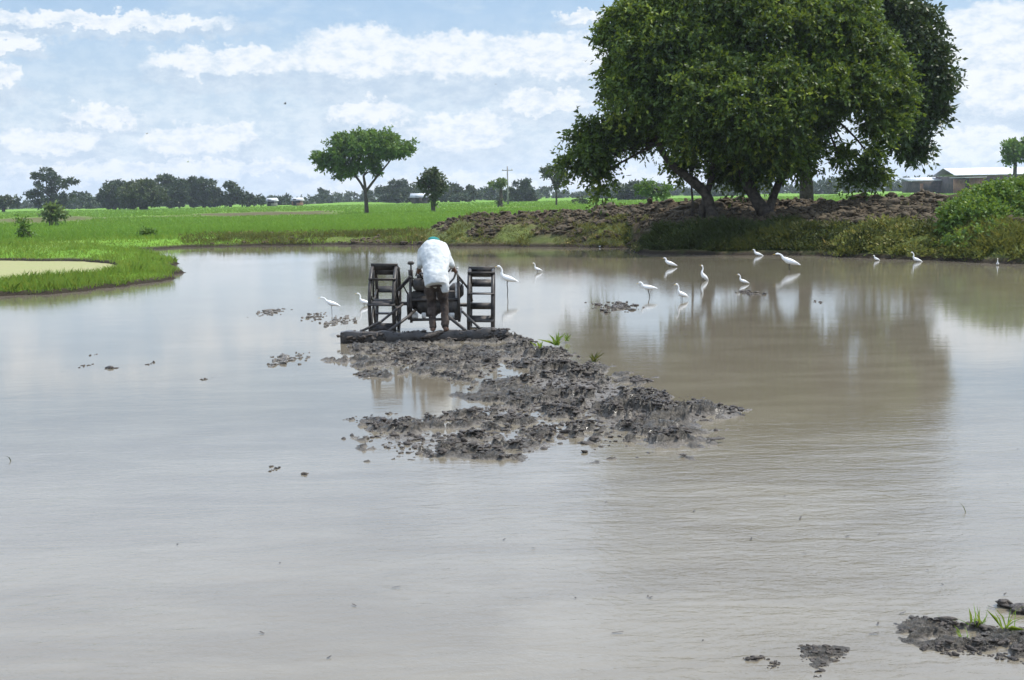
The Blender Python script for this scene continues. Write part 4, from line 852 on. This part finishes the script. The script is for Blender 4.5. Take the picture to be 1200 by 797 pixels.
# ------------------------------------------------------------------ buildings, pole, litter
def px_box(mb, x0, x1, y0, y1, D, depth):
    a = P(x0, y1, D); b2 = P(x1, y0, D); c_ = P((x0 + x1) / 2, (y0 + y1) / 2, D); mb.box((c_[0], D + depth / 2, c_[2]), (b2[0] - a[0], depth, abs(b2[2] - a[2]))); return mb
def local(mb, org): mb.V = [v - np.array(org) for v in mb.V]; return mb
D = 300.
rt = empty('long_shed', (P(1160, 222, D)[0], D, .2)); tag(rt, 'long low shed with a pale corrugated tin roof behind the right bank', 'shed'); og = (P(1160, 222, D)[0], D, .2)
x0 = P(1117, 205, D)[0]; x1 = P(1290, 205, D)[0]; zr = P(1150, 205, D)[2]; zp = P(1150, 196.5, D + 7)[2]
b = MB(); nn = 160; V = []
for i in range(nn + 1):
    xx = x0 + (x1 - x0) * i / nn; rp = .05 * (i % 2)
    V += [(xx, D - 1.2, zr + rp), (xx, D + 7, zp + rp), (xx, D + 15, zr + rp), (xx, D - 1.2, zr + rp - .08), (xx, D + 7, zp + rp - .08), (xx, D + 15, zr + rp - .08)]
F = []
for i in range(nn):
    for a, c_ in ((0, 1), (1, 2)): F += [(i * 6 + a, i * 6 + 6 + a, i * 6 + 6 + c_, i * 6 + c_), (i * 6 + 3 + a, i * 6 + 3 + c_, i * 6 + 9 + c_, i * 6 + 9 + a)]
b.add(V, F); local(b, og).build('roof', M['tin'], rt)
b = MB(); b.box(((x0 + x1) / 2, D + 7, zr / 2 - .05), (x1 - x0 - 1., 13.5, zr - .2)); local(b, og).build('wall', M['darkwall'], rt)
b = MB(); b.box((P(1124, 210, D)[0], D - .05, zr * .42), (2.6, .5, 3.4)); b.box((P(1144, 210, D)[0], D - .05, zr * .45), (3.4, .5, 3.6)); local(b, og).build('brick_panel', M['brick'], rt)
b = MB(); a = P(1134, 208, D - 2); b.box((a[0], D - 2.3, a[2]), (7.6, 3., .12)); local(b, og).build('awning', M['tin'], rt)
for xx in (1160, 1172, 1184): b = MB(); b.box((P(xx, 212, D)[0], D + .15, zr * .5), (1.4, .3, 1.8)); local(b, og).build('window', M['opening'], rt)
D = 310.
og = (P(1085, 222, D)[0], D, .2); rt = empty('brown_shed', og); tag(rt, 'low brown shed with a rusty lean-to roof left of the long shed', 'shed')
b = MB(); px_box(b, 1066, 1106, 212, 226, D, 6); local(b, og).build('wall', M['darkwall'], rt)
b = MB(); c_ = P(1086, 210.5, D); b.box((c_[0], D + 2.8, c_[2] + .15), (9.2, 7.4, .16), np.array(Matrix.Rotation(R_(6), 3, 'X'))); local(b, og).build('roof', M['tin'], rt)
b = MB(); px_box(b, 1078, 1082, 215, 226, D - .05, .2); local(b, og).build('door', M['brick'], rt)
def hut(px, py0, py1, wpx, D, wallm, roofm, lab):
    og = (P(px, py1, D)[0], D, .25); rt = empty('farmhouse', og); tag(rt, lab, 'house', 'small houses at the far edge of the fields'); s = FPX / D; W2 = wpx / s
    top = P(px, py0, D)[2]; ev = .25 + (top - .25) * .6
    b = MB(); b.box((og[0], D + 2.5, ev / 2 + .1), (W2, 5, ev)); local(b, og).build('wall', wallm, rt)
    b = MB(); h2 = W2 / 2 + .4
    b.add([(og[0] - h2, D - .5, ev), (og[0] + h2, D - .5, ev), (og[0] + h2, D + 2.5, top), (og[0] - h2, D + 2.5, top), (og[0] - h2, D + 5.5, ev), (og[0] + h2, D + 5.5, ev)], [(0, 1, 2, 3), (3, 2, 5, 4), (0, 3, 4), (1, 5, 2), (0, 4, 5, 1)]); local(b, og).build('roof', roofm, rt)
    b = MB(); b.box((og[0] - W2 * .15, D - .03, 1.2), (.9, .1, 1.9)); local(b, og).build('door', M['opening'], rt)
    b = MB(); b.box((og[0] + W2 * .25, D - .03, 1.5), (1., .1, .8)); local(b, og).build('window', M['opening'], rt)
hut(492, 226.5, 235, 20, 330, M['darkwall'], M['tin'], 'far house with a whitish roof between the umbrella tree and the small round tree')
hut(317, 232, 239, 9, 360, M['pole'], M['tin'], 'far pale hut right of the left grove, the left one of two')
hut(347, 231.5, 239, 10, 360, M['brick'], M['tin'], 'far reddish hut right of the left grove, the right one of two')
def pole(px, top, D, lab):
    x_, y_, z_ = P(px, top, D); rt = empty('utility_pole', (x_, y_, .2)); tag(rt, lab, 'utility pole')
    b = MB(); b.tube([(0, 0, -.3), (0, 0, z_ - .2)], [.16, .10], 10); b.build('shaft', M['pole'], rt, True)
    b = MB(); b.box((0, 0, z_ - .9), (1.9, .12, .14)); b.build('crossarm', M['pole'], rt)
    for s_ in (-.8, 0, .8): b = MB(); b.tube([(s_, 0, z_ - .83), (s_, 0, z_ - .6)], [.07, .04], 8); b.build('insulator', M['plaster'], rt, True)
pole(594.5, 195, 230, 'slim grey utility pole with a crossarm far out in the field')
# thin stake beside the leaning trunk
x_, y_, _ = P(811, 262, 43.5); zz = zt(x_, y_); b = MB(); b.tube([(0, 0, -.2), (.02, 0, .6), (-.02, 0, P(811, 218, 43.5)[2] - zz)], [.045, .04, .03], 8)
o = b.build('wooden_stake', M['bark'], None, True, (x_, y_, zz)); tag(o, 'thin upright wooden stake left of the leaning trunks on the bank', 'stake')
# litter on the bank foot
for (px, py, L, mm, lab) in ((683, 289, .55, 'plastic', 'short white plastic strip at the water edge left of the longer one'), (718, 290, 1.0, 'plastic', 'longer white plastic strip at the water edge below the soil mound')):
    x_, y_ = G(px, py); b = MB(); n = 14; V = []
    for i in range(n + 1):
        f = i / n; V += [((f - .5) * L, -.05 + rng.uniform(-.01, .01), .005 + rng.uniform(0, .02)), ((f - .5) * L, .0 + rng.uniform(-.01, .01), .05 + rng.uniform(0, .03)), ((f - .5) * L, .08, .02)]
    F = [(i * 3 + a, i * 3 + 3 + a, i * 3 + 4 + a, i * 3 + 1 + a) for i in range(n) for a in (0, 1)] + [(i * 3 + 2, i * 3 + 5, i * 3 + 3, i * 3) for i in range(n)]
    b.add(V, F); o = b.build('plastic_strip', M[mm], None, False, (x_, y_, .0)); tag(o, lab, 'litter', 'white plastic strips at the water edge')
x_, y_, _ = P(755, 278, 43); zz = max(zt(x_, 43.), .1); o = clods('plastic_bag', np.array([0., .08, -.07]), np.array([0., .02, .03]), np.array([.08, .1, .06]), np.array([.12, .09, .08]), M['bluebag']); o.location = (x_, 43., zz); tag(o, 'crumpled blue and white plastic bag on the bank left of the big tree', 'bag')

# ------------------------------------------------------------------ air
m = bpy.data.materials.new('haze'); m.use_nodes = True; nt = m.node_tree; nt.nodes.clear(); ou = nt.nodes.new('ShaderNodeOutputMaterial'); pv = nt.nodes.new('ShaderNodeVolumePrincipled')
pv.inputs['Color'].default_value = (.82, .90, 1., 1); pv.inputs['Density'].default_value = .00022; pv.inputs['Anisotropy'].default_value = .2; nt.links.new(pv.outputs[0], ou.inputs['Volume'])
b = MB(); b.box((0, 1400, 30), (6400, 3400, 64)); hz = b.build('haze', m); tag(hz, kind='stuff')
